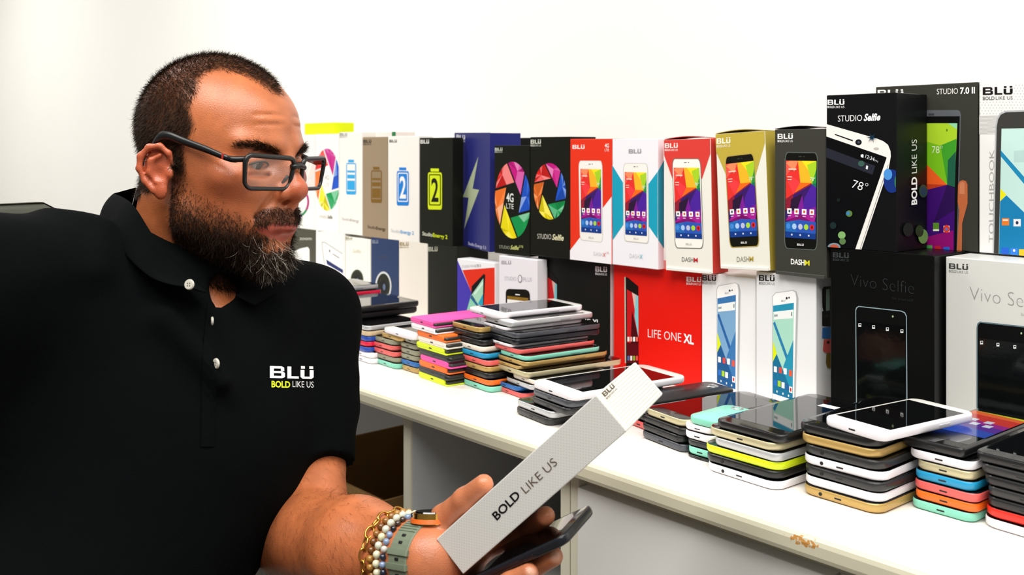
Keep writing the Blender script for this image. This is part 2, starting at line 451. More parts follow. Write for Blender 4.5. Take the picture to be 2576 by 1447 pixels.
def polyart(pr, mp):
    pr.unit(mp, [(0, 0), (1, 0), (1, 1), (0, 1)], '#8a2440')
    for pts, c in POLYART: pr.unit(mp, pts, c)
    for x, c in ((.13, '#f4f2ee'), (.37, '#f6efe9'), (.62, '#fbfaf6'), (.87, '#e8e6ea')):
        pr.unit(mp, sq(x, .345, .075, .035), c); pr.unit(mp, dot(x, .345, .035, .018), '#d2452f' if x > .3 else '#3a4a66')
        pr.unit(mp, sq(x, .285, .05, .005), '#d9c8e8', False)
    for x, c in ((.10, '#3f86d6'), (.30, '#a8c8ee'), (.50, '#b9bfd8'), (.69, '#a6d23a'), (.88, '#d8262b')):
        pr.unit(mp, dot(x, .15, .075, .038), c)
    pr.unit(mp, dot(.88, .15, .03, .022), '#7a1010')
    for x in (.22, .5, .78): pr.unit(mp, dot(x, .042, .03, .014, 6), '#cfd6ee')
    pr.unit(mp, sq(.22, .89, .13, .010), '#f9c6b8'); pr.unit(mp, sq(.13, .79, .08, .006), '#f9c6b8'); pr.unit(mp, sq(.13, .755, .07, .006), '#f9c6b8')
    vs_, fs_ = text_geo('78°', 0.0, 0); pr.raw([mp(.80+.17*x, .745+.045*y) for x, y in vs_], fs_, '#e9f0d8')
def wallpaper(pr, mp, base, dark, mid, deep, yel='#dcea1c'):
    pr.unit(mp, [(0, 0), (1, 0), (1, 1), (0, 1)], base)
    pr.unit(mp, [(0, .93), (1, .93), (1, 1), (0, 1)], mid)
    pr.unit(mp, [(0, .80), (.09, .82), (.78, .42), (.70, .38)], dark)
    pr.unit(mp, [(1, .62), (.52, .33), (.66, 0), (1, 0)], mid)
    pr.unit(mp, [(0, .38), (.18, .46), (1, .05), (1, 0), (0, 0)], deep)
    pr.unit(mp, [(0, .60), (.20, .46), (0, .36)], yel)
    pr.unit(mp, sq(.5, .885, .46, .045), '#eff3f2'); pr.unit(mp, sq(.14, .885, .09, .012), '#9aa4a8'); pr.unit(mp, sq(.9, .885, .02, .02), '#555c60')
    for x, y, c in ((.13, .28, '#f0f2f4'), (.38, .28, '#d94a3a'), (.62, .28, '#f7f7f4'), (.88, .27, '#e85a3c'),
                    (.14, .13, '#2f6fc4'), (.33, .13, '#a4cc34'), (.52, .125, '#f6f6f6'), (.72, .12, '#2c5f9c'), (.90, .10, '#f2efe9')):
        pr.unit(mp, sq(x, y, .075, .032), c)
    pr.unit(mp, dot(.90, .10, .04, .022), '#c8201e')
    for x in (.22, .52, .80): pr.unit(mp, dot(x, .04-.012*x, .035, .014, 6), '#dfe9ee')

def phone_pic(b, K, body, screen, rim, face, slots='#333333', name='printed_phone', art='poly', logo_c=None, extra=None):
    "body / screen: TL, TR, BR, BL in crop coordinates"
    pr = Print(b, name)
    tl, tr, br, bl = body; mp = pr.quad_map(K(*bl), K(*br), K(*tr), K(*tl))
    rr = [(x, y) for x, y in rrect(0, 0, 1, 1, .09, 4)]
    rr = [(x, .5+(y-.5)*1.0) for x, y in rr]
    pr.unit(mp, rr, rim)
    pr.unit(mp, [(.5+(x-.5)*.955, .5+(y-.5)*.982) for x, y in rr], face)
    pr.unit(mp, sq(.47, .955, .045, .005), slots); pr.unit(mp, dot(.58, .955, .02, .007), slots)
    tl, tr, br, bl = screen; mq = pr.quad_map(K(*bl), K(*br), K(*tr), K(*tl))
    if art == 'poly': polyart(pr, mq)
    elif callable(art): art(pr, mq)
    if logo_c:
        for pts in LOGO: pr.unit(mp, [(.40+.20*x, .040+.022*y) for x, y in pts], logo_c, False)
    if extra: extra(pr, mp)
    pr.done()

def battery(b, K, x0, x1, y0, y1, c, bg, two=None):
    pr = Print(b, 'battery_symbol'); mp = pr.quad_map(K(x0, y1), K(x1, y1+2), K(x1, y0+2), K(x0, y0))
    pr.unit(mp, [(.20, .925), (.78, .925), (.78, 1), (.20, 1)], c)
    pr.unit(mp, rrect(0, 0, 1, .905, .09, 3), c)
    if two is None:
        pr.unit(mp, [(.09, .10), (.91, .10), (.91, .87), (.09, .87)], bg)
        for a, e in ((.13, .40), (.46, .57), (.63, .69)): pr.unit(mp, [(.12, a), (.88, a), (.88, e), (.12, e)], c)
    else:
        pr.unit(mp, rrect(.08, .10, .92, .86, .06, 3), bg); pr.unit(mp, rrect(.14, .125, .86, .835, .05, 3), c)
        vs_, fs_ = text_geo('2', 0.02, 0); pr.raw([mp(.24+.52*x, .20+.56*y) for x, y in vs_], fs_, two)
    pr.done()

# ================================================================= bottom row
bl = Box('dark olive phone box showing a white handset, at the far end of the bottom row', 728, 793, DESKZ, 0, H=TZ-DESKZ, front='#4b4a3f', group=LOW)
pr = Print(bl, 'printed_phone'); pr.poly(L([(0, 262), (60, 235), (125, 222), (140, 245), (142, 420), (0, 420)], K5), '#eeeeea'); pr.done()
texts(bl, K5, [('zoom', 50, 158, 160, 160, 30, '#c9c9bd', 0.01, 0)])
b1 = Box('white phone box showing a tilted handset with a navy stripe', 794.5, 867, DESKZ, 0, H=TZ-DESKZ, front='#efeeea', group=LOW)
logo_at(b1, K5, 220, 38, 288, 82, '#55554f')
pr = Print(b1, 'printed_phone')
pr.poly(L([(250, 185), (262, 172), (285, 180), (440, 280), (440, 760), (310, 700)], K5), '#b9bab8'); pr.poly(L([(258, 190), (268, 182), (285, 190), (440, 290), (440, 750), (318, 690)], K5), '#f4f4f1')
pr.poly(L([(292, 335), (445, 430), (445, 464), (300, 380)], K5), '#1d2a66'); pr.poly(L([(330, 470), (445, 515), (445, 548), (340, 500)], K5), '#1d2a66')
pr.poly(L([(318, 248), (328, 246), (330, 268), (320, 270)], K5), '#555555'); pr.poly(L([(352, 280), (412, 318), (412, 328), (352, 290)], K5), '#888888'); pr.done()
b2 = Box('cream phone box with a dark oval lens picture, beside the navy one', 869, 932, DESKZ, 0, H=TZ-DESKZ-0.006, front='#f0eee6', group=LOW)
logo_at(b2, K5, 470, 124, 530, 162, '#6b6a38'); texts(b2, K5, [('Selfie', 532, 276, 610, 280, 34, '#d3cfb6', 0, .3)])
def lens(b, K, cx, cy, rx, ry, ring):
    pr = Print(b, 'printed_lens'); pr.poly(L(ellipse(cx, cy, rx, ry), K), ring); pr.poly(L(ellipse(cx, cy, rx*.82, ry*.86), K), '#1d2119')
    pr.poly(L(ellipse(cx, cy+ry*.1, rx*.5, ry*.5), K), '#0c0e10'); pr.poly(L(ellipse(cx+rx*.1, cy+ry*.05, rx*.16, ry*.22), K), '#5a6a8a'); pr.done()
lens(b2, K5, 573, 520, 58, 92, '#39402f')
b3 = Box('navy blue phone box with a silver ringed oval lens picture', 934, 1002.5, DESKZ, 0, H=TZ-DESKZ-0.001, front='#2a3c63', group=LOW)
logo_at(b3, K5, 712, 158, 765, 190, '#8d93a6', tag_line=False); texts(b3, K5, [('Selfie', 770, 325, 850, 330, 34, '#4a5068', 0, .3)])
lens(b3, K5, 813, 580, 74, 135, '#cfd3d4')
b4 = Box('plain cream phone box with only a small gold logo', 1003.5, 1075.5, DESKZ, 0, H=TZ-DESKZ, front='#ece5da', group=LOW)
logo_at(b4, K5, 962, 178, 1042, 232, '#8a7420')
b5 = Box('plain black phone box with a small grey logo at its top corner', 1076.5, 1150, DESKZ, 0, H=TZ-DESKZ, front='#1f211b', group=LOW)
logo_at(b5, K5, 1222, 220, 1305, 262, '#b9b9a8', tag_line=False)
b6 = Box('white phone box with a purple and red diagonal design', 1150.5, 1245, DESKZ, 650, t=0.352, depth=0.03, front='#f3f2f4', group=LOW)
pr = Print(b6, 'printed_design')
pr.poly(L([(107, 115), (240, 420), (205, 760), (100, 900)], K6), '#4a3dae'); pr.poly(L([(157, 216), (450, 193), (460, 860), (225, 860), (240, 420)], K6), '#e3341f')
pr.poly(L([(107, 900), (240, 430), (330, 570), (240, 860)], K6), '#8ccdb0'); pr.done()
pr = Print(b6, 'printed_phone')
pr.poly(L([(242, 362), (352, 250), (366, 262), (350, 560), (238, 456)], K6), '#15181a'); pr.poly(L([(242, 440), (348, 290), (344, 540), (326, 560)], K6), '#a8d8bc')
pr.poly(L([(262, 430), (346, 318), (346, 345), (270, 440)], K6), '#d6efe0'); pr.poly(L([(240, 445), (345, 590), (335, 600), (230, 470)], K6), '#2a5f8e')
pr.poly(L([(300, 520), (346, 430), (344, 560)], K6), '#2fa3c0'); pr.done()
texts(b6, K6, [('STUDIO MINI', 150, 196, 270, 188, 22, '#b9b9be', 0, 0), ('LTE 2', 275, 188, 325, 185, 22, '#77777c', 0.01, 0)])
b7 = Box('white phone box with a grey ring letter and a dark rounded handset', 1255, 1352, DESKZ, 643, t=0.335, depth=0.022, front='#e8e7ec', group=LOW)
logo_at(b7, K6, 513, 128, 600, 162, '#9b9ba0', tag_line=False, slope=.03)
texts(b7, K6, [('STUDIO', 540, 308, 648, 313, 36, '#c3c3ca', 0, 0), ('PLUS', 712, 316, 790, 320, 36, '#c3c3ca', 0, 0), ('G', 670, 308, 694, 309, 30, '#77777c', 0.02, 0)])
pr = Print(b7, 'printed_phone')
pr.poly(L(ellipse(682, 294, 20, 36), K6), '#88888d'); pr.poly(L(ellipse(682, 294, 14, 28), K6), '#e8e7ec')
pr.poly(L([(775, 485), (836, 520), (836, 800), (772, 800)], K6), '#5a5552')  # brown shadow beside the handset, painted in as part of the print
pr.poly(L([(553, 420), (560, 396), (580, 387), (735, 392), (762, 408), (772, 440), (776, 800), (553, 800)], K6), '#17150f')
pr.poly(L([(566, 450), (758, 470), (758, 500), (566, 480)], K6), '#8a6a24'); pr.poly(L([(566, 480), (758, 502), (757, 556), (566, 541)], K6), '#f0efec')
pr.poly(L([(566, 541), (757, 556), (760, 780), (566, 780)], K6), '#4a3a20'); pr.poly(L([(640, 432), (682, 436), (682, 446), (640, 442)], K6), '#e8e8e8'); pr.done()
d8 = depth_to(1535, 1543, 0.36)
b8 = Box('wide black phone box with a slim handset seen edge on', 1353, 1535, DESKZ, 0, H=TM-DESKZ, depth=0.09, front='#141512', side='#e3e2e4', group=LOW)
logo_at(b8, K6, 1367, 180, 1472, 258, '#f2f2f2', slope=.08)
texts(b8, K6, [('LIFE ONE', 1040, 672, 1322, 703, 40, '#f0f0f0', -0.006, 0), ('XL', 1342, 705, 1405, 711, 42, '#f5f5f5', .03, 0)])
def slim(b, pts_edge, pts_body, pts_scr, K, icons):
    pr = Print(b, 'printed_phone'); pr.poly(L(pts_edge, K), '#b8c2b0'); pr.poly(L(pts_body, K), '#15100f'); pr.poly(L(pts_scr, K), '#c31a20')
    (x0, y0), (x1, y1), (x2, y2), (x3, y3) = pts_scr
    m = ((x0*.55+x1*.45), (y0*.55+y1*.45))
    pr.poly(L([m, (x1, y1), (x2, y1+(y2-y1)*.55)], K), '#e2b9ae'); pr.poly(L([(m[0]*.4+x1*.6, y1*.7+m[1]*.3), (x1, y1), (x2, y1+(y2-y1)*.62), (x2-(x2-x3)*.35, y1+(y2-y1)*.3)], K), '#7fc9d2')
    pr.poly(L([(m[0], m[1]+(y3-y0)*.25), (x2, y1+(y2-y1)*.62), (x2, y2*.8+y1*.2), (x3*.7+x2*.3, y2*.78+y1*.22)], K), '#4a0d14')
    pr.poly(L([(x3, y3-(y3-y0)*.28), (x2, y2-(y2-y1)*.28), (x2, y2), (x3, y3)], K), '#5b0c16')
    for j, fy in enumerate(icons):
        for i in range(4):
            fx = .12+.25*i; xx = x3+(x2-x3)*fx; yy = y0*.5+y1*.5+(y2-(y0*.5+y1*.5))*fy; ww = (x2-x3)*.085
            pr.poly(L(sq(xx, yy, ww, ww*2.4), K), [['#f2efe9', '#e8aaa0', '#fafafa', '#e86a5a'], ['#4a6fae', '#e8e8e8', '#8fae3a', '#e05040']][j][i])
    pr.done()
slim(b8, [(918, 190), (932, 190), (942, 900), (922, 900)], [(932, 192), (1020, 300), (1022, 900), (940, 900)], [(936, 282), (1018, 345), (1018, 900), (940, 900)], K6, ())
b9 = Box('wide bright red phone box with white title and a slim handset', 1543.5, 1765, DESKZ, 0, H=TM-DESKZ, depth=0.09, front='#df1a10', group=LOW)
slim(b9, [(168, 186), (180, 186), (185, 900), (172, 900)], [(178, 186), (200, 195), (283, 265), (285, 950), (182, 950)], [(188, 290), (282, 345), (284, 900), (190, 900)], K7, (.66, .93))
texts(b9, K7, [('LIFE ONE', 362, 685, 638, 724, 70, '#fbefee', -0.008, 0), ('XL', 657, 728, 742, 745, 72, '#ffffff', .03, 0)])
logo_at(b9, K7, 682, 182, 806, 250, '#ffffff', slope=.06)
def edge_pic(b, K, body, edge, screen, base, dark, mid, deep, dots):
    pr = Print(b, 'printed_phone')
    pr.poly(L(edge, K), '#b4b5b6'); pr.poly(L(body, K), '#fafafa')
    tl, tr, br, bl_ = screen; mq = pr.quad_map(K(*bl_), K(*br), K(*tr), K(*tl)); wallpaper(pr, mq, base, dark, mid, deep)
    for x, y, r in dots: pr.poly(L(ellipse(x, y, r, r*1.3, 10), K), '#26282a')
    pr.done()
b10 = Box('white phone box with a blue screened handset, next to the red one', 1765.5, 1901, DESKZ, 0, H=TM-DESKZ+0.002, front='#ececed', t=0.357, group=LOW)
logo_at(b10, K7, 812, 168, 925, 245, '#1a1a1a', '#77777a', slope=.05)
edge_pic(b10, K7, [(934, 290), (950, 262), (1085, 238), (1104, 250), (1111, 300), (1098, 1165), (1080, 1160), (936, 1090)],
         [(930, 288), (946, 258), (1087, 233), (1116, 250), (1127, 300), (1114, 1178), (1090, 1172), (932, 1096)],
         [(937, 365), (1090, 335), (1087, 1118), (935, 1062)], '#7ba8cf', '#2c62a4', '#3d78b4', '#20588f', [(1040, 300, 7), (1060, 297, 5)])
texts(b10, K7, [('BLU', 1000, 330, 1030, 324, 14, '#8a8a8e', .02, 0)], 'small_logo')
b11 = Box('white phone box with a mint screened handset, next to the tall black box', 1902, 2054, DESKZ, 0, H=0.180, t=0.352, depth=0.09, front='#e9e9eb', group=LOW)
logo_at(b11, K7, 1280, 168, 1410, 248, '#141414', '#77777a', slope=.05)
edge_pic(b11, K7, [(1396, 350), (1420, 322), (1560, 302), (1582, 315), (1590, 362), (1568, 1240), (1430, 1250), (1396, 1200)],
         [(1391, 348), (1418, 316), (1562, 296), (1592, 308), (1606, 360), (1582, 1252), (1428, 1258), (1391, 1204)],
         [(1398, 425), (1570, 400), (1560, 1205), (1395, 1150)], '#a9dcc8', '#2c7fae', '#2a93b4', '#1d6f96', [(1511, 362, 8), (1531, 358, 6)])
texts(b11, K7, [('BLU', 1466, 394, 1500, 388, 15, '#8a8a8e', .02, 0)], 'small_logo')
pr = Print(b11, 'printed_handsets', 'right')
for pts, c in (([(22, 390), (34, 368), (98, 360), (98, 552), (36, 560), (24, 520)], '#0e0f10'), ([(52, 386), (80, 382), (80, 545), (52, 550)], '#a9c9b8'),
               ([(22, 552), (98, 545), (98, 668), (22, 664)], '#1b1c1d'), ([(24, 676), (98, 670), (98, 764), (22, 756)], '#2f6fb2'),
               ([(34, 768), (98, 762), (98, 870), (44, 866), (28, 850)], '#d85a54'), ([(54, 872), (98, 868), (98, 986), (60, 980), (50, 940)], '#7c6524')):
    pr.poly(L(pts, K8), c)
pr.poly(L(ellipse(56, 588, 10, 11, 10), K8), '#3a3c3e'); pr.poly(L(ellipse(68, 788, 12, 12, 10), K8), '#3a2020'); pr.done()

b12 = Box('tall glossy black box with a faint grey title and a dark handset', 2089, 2351, DESKZ, 622, t=0.342, depth=0.115, front='#0a0b0b', group=LOW, rough=0.32)
logo_at(b12, K8, 107, 103, 228, 168, '#3a3f40', slope=.06)
texts(b12, K8, [('Vivo Selfie', 242, 358, 722, 424, 92, '#303436', -0.026, 0), ('be yourself', 560, 462, 718, 482, 24, '#26292b', -.01, 0)])
def vivo_pic(b, K, rim, inner, screen, icons, rimc, led):
    pr = Print(b, 'printed_phone'); pr.poly(L(rim, K), rimc); pr.poly(L(inner, K), '#08090a'); pr.poly(L(ellipse(led[0], led[1], 7, 9, 10), K), '#9fb68c'); pr.done()
    pr = Print(b, 'mirror_foil'); pr.poly(L(screen, K), mat('#23282a', 0.09, metal=0.85, spec=0.8, noise=0.5, scale=30, bump=0.12)); pr.done()
    pr = Print(b, 'printed_icons')
    for x, y in icons: pr.poly(L(sq(x, y, 11, 13), K), '#dfe3e4'); pr.poly(L(sq(x+1, y-3, 7, 5), K), '#1c2022')
    pr.done()
vivo_pic(b12, K8, [(278, 545), (284, 524), (302, 512), (625, 547), (655, 560), (669, 590), (674, 1330), (284, 1330)], [(284, 548), (290, 530), (304, 519), (623, 554), (650, 566), (663, 594), (666, 1330), (290, 1330)],
         [(298, 625), (660, 668), (655, 1235), (296, 1210)], [(313, 657), (417, 672), (522, 688), (632, 703)], '#8fa3ab', (562, 592))
b13 = Box('tall pale grey box with a thin title and a dark handset', 2379, 2700, DESKZ, 646, t=0.362, depth=0.10, front='#cfd0cc', group=LOW)
logo_at(b13, K8, 987, 185, 1132, 256, '#3d403c', '#8a8c88', slope=.08)
texts(b13, K8, [('Vivo Selfie', 1145, 466, 1720, 548, 106, '#8f908c', -0.026, 0), ('be yourself', 1535, 584, 1715, 610, 24, '#a9aaa6', -.01, 0)])
vivo_pic(b13, K8, [(1197, 680), (1203, 645), (1222, 630), (1620, 672), (1650, 700), (1650, 1500), (1197, 1500)], [(1206, 682), (1211, 653), (1226, 640), (1615, 682), (1640, 705), (1640, 1500), (1206, 1500)],
         [(1218, 757), (1630, 808), (1630, 1500), (1214, 1500)], [(1236, 790), (1360, 806), (1488, 823)], '#5c747c', (1537, 720))

# ================================================================= top row
UD = 0.034
c1 = Box('white box with a thin rainbow ring, at the far end of the top row', 735, 792, TZ, 340, front='#f4f3ee', group=UPP, depth=UD)
pr = Print(c1, 'printed_ring')
for a0, c in ((-90, '#e0663a'), (-30, '#b52b7a'), (30, '#2a8a5a'), (60, '#5a2a7a'), (150, '#d9c42a'), (210, '#d9562a')):
    o = ellipse(742, 508, 36, 42, 8, a0, a0+60); i = ellipse(742, 508, 31, 36, 8, a0, a0+60)
    pr.poly(o+i[::-1], c)
pr.done()
c2 = Box('white box with a rainbow faceted camera shutter and grey title', 793, 852.5, TZ, 338, front='#f6f5f1', group=UPP, depth=UD)
pr = Print(c2, 'shutter_emblem'); aperture(pr, (823, 452), (856, 455), (823, 372), 3); pr.done()
texts(c2, K1, [('4G', 278, 622, 318, 624, 42, '#cfcdc8', .01, 0), ('LTE', 280, 684, 320, 686, 36, '#d6d4cf', 0, 0), ('STUDIO', 228, 970, 300, 975, 24, '#bdbab2', 0, 0), ('Selfie', 305, 975, 350, 980, 30, '#77746c', .02, .3)])
c3 = Box('white box with a light blue battery symbol', 853.5, 911.5, TZ, 333, front='#f3f0ea', group=UPP, depth=UD)
battery(c3, K1, 474, 565, 440, 757, '#2fa6e4', '#f3f0ea'); logo_at(c3, K1, 415, 196, 482, 240, '#8b8d84')
texts(c3, K1, [('Studio', 436, 990, 510, 1000, 26, '#b9b6ae', 0, 0), ('Energy', 513, 1001, 590, 1012, 26, '#a9a69e', 0, 0)])
c4 = Box('taupe brown box with a darker brown battery symbol', 912.5, 975, TZ-0.001, 345, front='#9b8870', group=UPP, depth=UD)
battery(c4, K1, 699, 799, 505, 832, '#7b5a22', '#8f7c62'); logo_at(c4, K1, 630, 258, 702, 306, '#1d1a14')
texts(c4, K1, [('Studio', 668, 1062, 745, 1074, 28, '#4e4030', .0, 0), ('Energy', 748, 1075, 832, 1088, 28, '#4e4030', .015, 0)])
c5 = Box('white box with a blue battery symbol holding the numeral two', 976, 1054.5, TZ-0.001, 343, front='#f1eee8', group=UPP, depth=UD)
battery(c5, K1, 934, 1045, 510, 858, '#1f7fd6', '#f4f2ee', '#f4f2ee'); logo_at(c5, K1, 868, 258, 935, 284, '#3a3b36', tag_line=False)
texts(c5, K1, [('Studio', 882, 1098, 966, 1110, 30, '#b9c2c8', 0, 0), ('Energy 2', 970, 1110, 1090, 1124, 30, '#5fa8e0', .015, 0)])
c6 = Box('black box with a lime battery symbol holding the numeral two', 1055.5, 1139, TZ-0.001, 347, front='#171912', group=UPP, depth=0.025)
battery(c6, K1, 1217, 1346, 520, 894, '#d3e51c', '#15170f', '#15170f'); logo_at(c6, K1, 1150, 258, 1228, 294, '#e8e8e2', tag_line=False)
texts(c6, K1, [('Studio', 1168, 1128, 1260, 1142, 34, '#d8dcc8', .015, 0), ('Energy 2', 1264, 1142, 1396, 1162, 34, '#d3e51c', .02, 0)])
yb = -0.26
c7 = Box('dark blue box turned aside with a pale green lightning bolt', 1141.5, 1232, TZ+0.0, 334, t=0.398, yaw=yb, depth=0.060, front='#24286f', top='#c9c4bc', group=UPP, tilt=0.012)
pr = Print(c7, 'lightning_bolt'); pr.poly(L([(1677, 412), (1625, 705), (1684, 715), (1548, 1072), (1588, 787), (1535, 781)], K1), '#a7b392'); pr.done()
logo_at(c7, K1, 1478, 210, 1556, 272, '#e8e8ee', slope=.12)
texts(c7, K1, [('Studio Energy 5.5', 1585, 1214, 1748, 1258, 28, '#c9cbe0', 0.005, 0)])
c8 = Box('black box with a rainbow faceted camera shutter and lettering in its centre', 1243.5, 1333, TM-0.004, 366, t=0.345, front='#14150f', group=UPP, depth=0.022)
pr = Print(c8, 'shutter_emblem'); aperture(pr, (1289.3, 503.5), (1336, 507), (1289, 404.6), 5); pr.done()
texts(c8, K2, [('4G', 206, 710, 275, 718, 80, '#dfe3dc', .02, 0), ('LTE', 206, 778, 276, 786, 50, '#dfe3dc', 0, 0),
               ('STUDIO', 138, 1160, 240, 1170, 30, '#9aa08a', 0, 0), ('Selfie', 246, 1170, 326, 1176, 38, '#c9d27a', .02, .3), ('LTE', 330, 1152, 368, 1156, 20, '#c9d27a', .01, 0)])
logo_at(c8, K2, 98, 196, 170, 244, '#c9d0c2')
c9 = Box('black box with a rainbow faceted camera shutter and cream script title', 1334, 1433.5, TM, 345, t=0.3445, front='#15160f', group=UPP, depth=0.06)
pr = Print(c9, 'shutter_emblem'); aperture(pr, (1382.8, 481.5), (1424.8, 485), (1382.5, 408.8), 7); pr.done()
texts(c9, K2, [('STUDIO', 503, 1068, 636, 1074, 48, '#c9c9bb', -.004, 0), ('Selfie', 644, 1078, 756, 1088, 54, '#d9d9b0', .025, .3)])
logo_at(c9, K2, 440, 118, 538, 184, '#d5d9cc')
c10 = Box('red and white phone box with a white handset, beside the teal one', 1434, 1539.5, TM, 350, t=0.3445, front='#e3351d', group=UPP, depth=UD)
pr = Print(c10, 'printed_design'); pr.poly(L([(800, 1201), (1240, 632), (1260, 1400), (800, 1400)], K2), '#eeedf0'); pr.done()
phone_pic(c10, K2, [(897, 320), (1126, 320), (1132, 1108), (910, 1084)], [(915, 400), (1112, 403), (1118, 1018), (924, 1003)], '#cfcdc6', '#efede7', '#55524c', logo_c='#c9c7c0')
logo_at(c10, K2, 840, 168, 956, 208, '#fbeae6', tag_line=False)
texts(c10, K2, [('4G', 1150, 195, 1190, 196, 38, '#fbeae6', .02, 0), ('LTE', 1150, 232, 1190, 233, 26, '#fbeae6', 0, 0),
                ('DASH', 1043, 1228, 1128, 1238, 36, '#c9c6ca', -.01, 0), ('X', 1132, 1240, 1158, 1243, 38, '#d23a30', .002, 0), ('LTE', 1160, 1212, 1190, 1215, 18, '#d98a80', 0, 0)])
c11 = Box('white phone box with teal corners and a white handset', 1540, 1655.5, TM, 350, t=0.3445, front='#ecebf1', group=UPP, depth=depth_to(1655.5, 1671, .3445))
pr = Print(c11, 'printed_design')
pr.poly(L([(1215, 355), (1322, 530), (1326, 935), (1225, 1082)], K2), '#1d9dba'); pr.poly(L([(1567, 545), (1690, 378), (1700, 1135), (1570, 950)], K2), '#1d9dba'); pr.done()
pr = Print(c11, 'printed_design', 'right'); pr.poly(L([(1640, 450), (1730, 290), (1760, 1230), (1660, 1082)], K2), '#1d9dba'); pr.done()
phone_pic(c11, K2, [(1325, 345), (1560, 345), (1572, 1117), (1334, 1092)], [(1340, 430), (1548, 435), (1553, 1043), (1347, 1028)], '#cfcdc6', '#efede7', '#55524c', logo_c='#c9c7c0')
logo_at(c11, K2, 1378, 208, 1498, 250, '#9d9da2', tag_line=False)
texts(c11, K2, [('DASH', 1388, 1250, 1480, 1258, 40, '#c9c6ca', -.01, 0), ('X', 1485, 1259, 1512, 1262, 42, '#3fb0be', .002, 0)])
def flaps(b, c):
    "tuck flaps standing a little open above and below the front panel"
    n = 8; vs_, fs_ = [], []
    for i in range(n+1):
        x = b.w*i/n; z = b.h+0.0012+0.0032*math.sin(math.pi*i/n)
        vs_ += [(x, 0.001, z), (x, b.d*.9, z-0.0012)]
    for i in range(n): fs_.append((2*i, 2*i+2, 2*i+3, 2*i+1))
    o = link('top_flap', pydata(vs_, fs_), b.root, mat(c, .45)); md = o.modifiers.new('thick', 'SOLIDIFY'); md.thickness = 0.0008
    o2 = link('bottom_flap', bm_mesh(box_bm(0.002, b.w-0.002, -0.0022, 0.001, -0.0002, 0.0040, 0.0005, 1)), b.root, mat('#e6e4dd' if c != '#3b3b36' else '#3b3b36', .5))
c12 = Box('white phone box with a red top and red side, handset in front', 1675, 1793, TM+0.0015, 352, t=0.344, front='#e7e5dd', side='#d8403a', top='#d8403a', group=UPP, tilt=-0.02, depth=depth_to(1793, 1811, .355)*1.0+0.02)
pr = Print(c12, 'printed_design'); pr.poly(L([(1690, 100), (2190, 100), (2166, 236), (2080, 495), (1795, 490), (1700, 222)], K2), '#d8403a'); pr.done()
phone_pic(c12, K2, [(1792, 300), (2068, 300), (2096, 1166), (1820, 1160)], [(1808, 388), (2055, 388), (2082, 1072), (1827, 1062)], '#76746c', '#f1efe8', '#55524c', logo_c='#c0beb7')
logo_at(c12, K2, 1724, 152, 1848, 228, '#fbeae6')
texts(c12, K2, [('DASH', 1887, 1286, 1998, 1292, 42, '#6a6862', 0, 0), ('M', 2003, 1294, 2040, 1296, 44, '#c8262c', .006, 0)]); flaps(c12, '#d8403a')
c13 = Box('gold and cream phone box leaning over, with a black handset', 1812, 1938, TM+0.0125, 0, H=.184, t=0.3435, front='#e6e4da', side='#bda843', top='#bda843', group=UPP, tilt=-0.045, depth=0.05)
pr = Print(c13, 'printed_design'); pr.poly(L([(40, 180), (490, 100), (477, 255), (395, 540), (150, 520), (50, 285)], K3), '#bda843'); pr.done()
phone_pic(c13, K3, [(143, 372), (384, 343), (431, 1120), (183, 1130)], [(153, 437), (385, 410), (413, 1032), (186, 1044)], '#b49c4a', '#15150f', '#3a3a30', logo_c='#e9e9e4')
logo_at(c13, K3, 76, 222, 190, 300, '#f4f0dc', slope=-.06)
texts(c13, K3, [('DASH', 242, 1245, 345, 1242, 42, '#8f8c7c', 0, 0), ('M', 348, 1242, 380, 1241, 42, '#b9a344', .006, 0)]); flaps(c13, '#bda843')
c14 = Box('charcoal phone box with a black handset and a yellow letter in its title', 1950, 2080, TM+0.0135, 326, t=0.343, front='#3b3b36', group=UPP, depth=0.06, tilt=-0.004)
phone_pic(c14, K3, [(639, 336), (914, 340), (909, 1152), (635, 1137)], [(650, 408), (902, 412), (895, 1060), (645, 1043)], '#55605a', '#10110f', '#3a3a36', logo_c='#e9e9e4')
logo_at(c14, K3, 580, 184, 706, 256, '#f6f6f2')
texts(c14, K3, [('DASH', 690, 1264, 803, 1274, 44, '#f2f2ee', .025, 0), ('M', 806, 1274, 845, 1278, 44, '#e3dc2a', .006, 0)]); flaps(c14, '#3b3b36')

ZV = b12.z1
c15 = Box('large black box with a tilted white handset and bokeh lights', 2079, 2256, ZV, 240, t=0.342, front='#0d0e10', group=UPP, depth=depth_to(2256, 2333, .342))
logo_at(c15, K4, 65, 178, 190, 242, '#f4f4f4'); texts(c15, K4, [('STUDIO', 142, 343, 322, 337, 46, '#f0f0f0', -.004, 0), ('Selfie', 334, 336, 458, 332, 50, '#f8f8f8', .03, .3)])
pr = Print(c15, 'printed_phone')
pr.poly(L([(40, 356), (430, 468), (480, 488), (515, 515), (533, 560), (536, 600), (520, 690), (308, 1320), (262, 1320), (505, 612), (40, 447)], K4), '#e9e7e3')
pr.poly(L([(520, 660), (300, 1320), (296, 1320), (512, 670)], K4), '#77756f'); pr.poly(L([(40, 447), (503, 607), (240, 1320), (40, 1320)], K4), '#06080b')
pr.poly(L([(40, 530), (420, 672), (400, 738), (40, 603)], K4), '#242732'); pr.poly(L([(120, 433), (255, 480), (253, 490), (120, 442)], K4), '#15161a')
pr.poly(L(ellipse(296, 496, 24, 22), K4), '#101214'); pr.poly(L(ellipse(297, 496, 9, 9), K4), '#4a525c'); pr.poly(L(ellipse(428, 545, 20, 11), K4), '#b9b7b0')
pr.poly(L([(312, 590), (326, 584), (334, 590), (332, 612), (314, 606)], K4), '#f0f0f0')
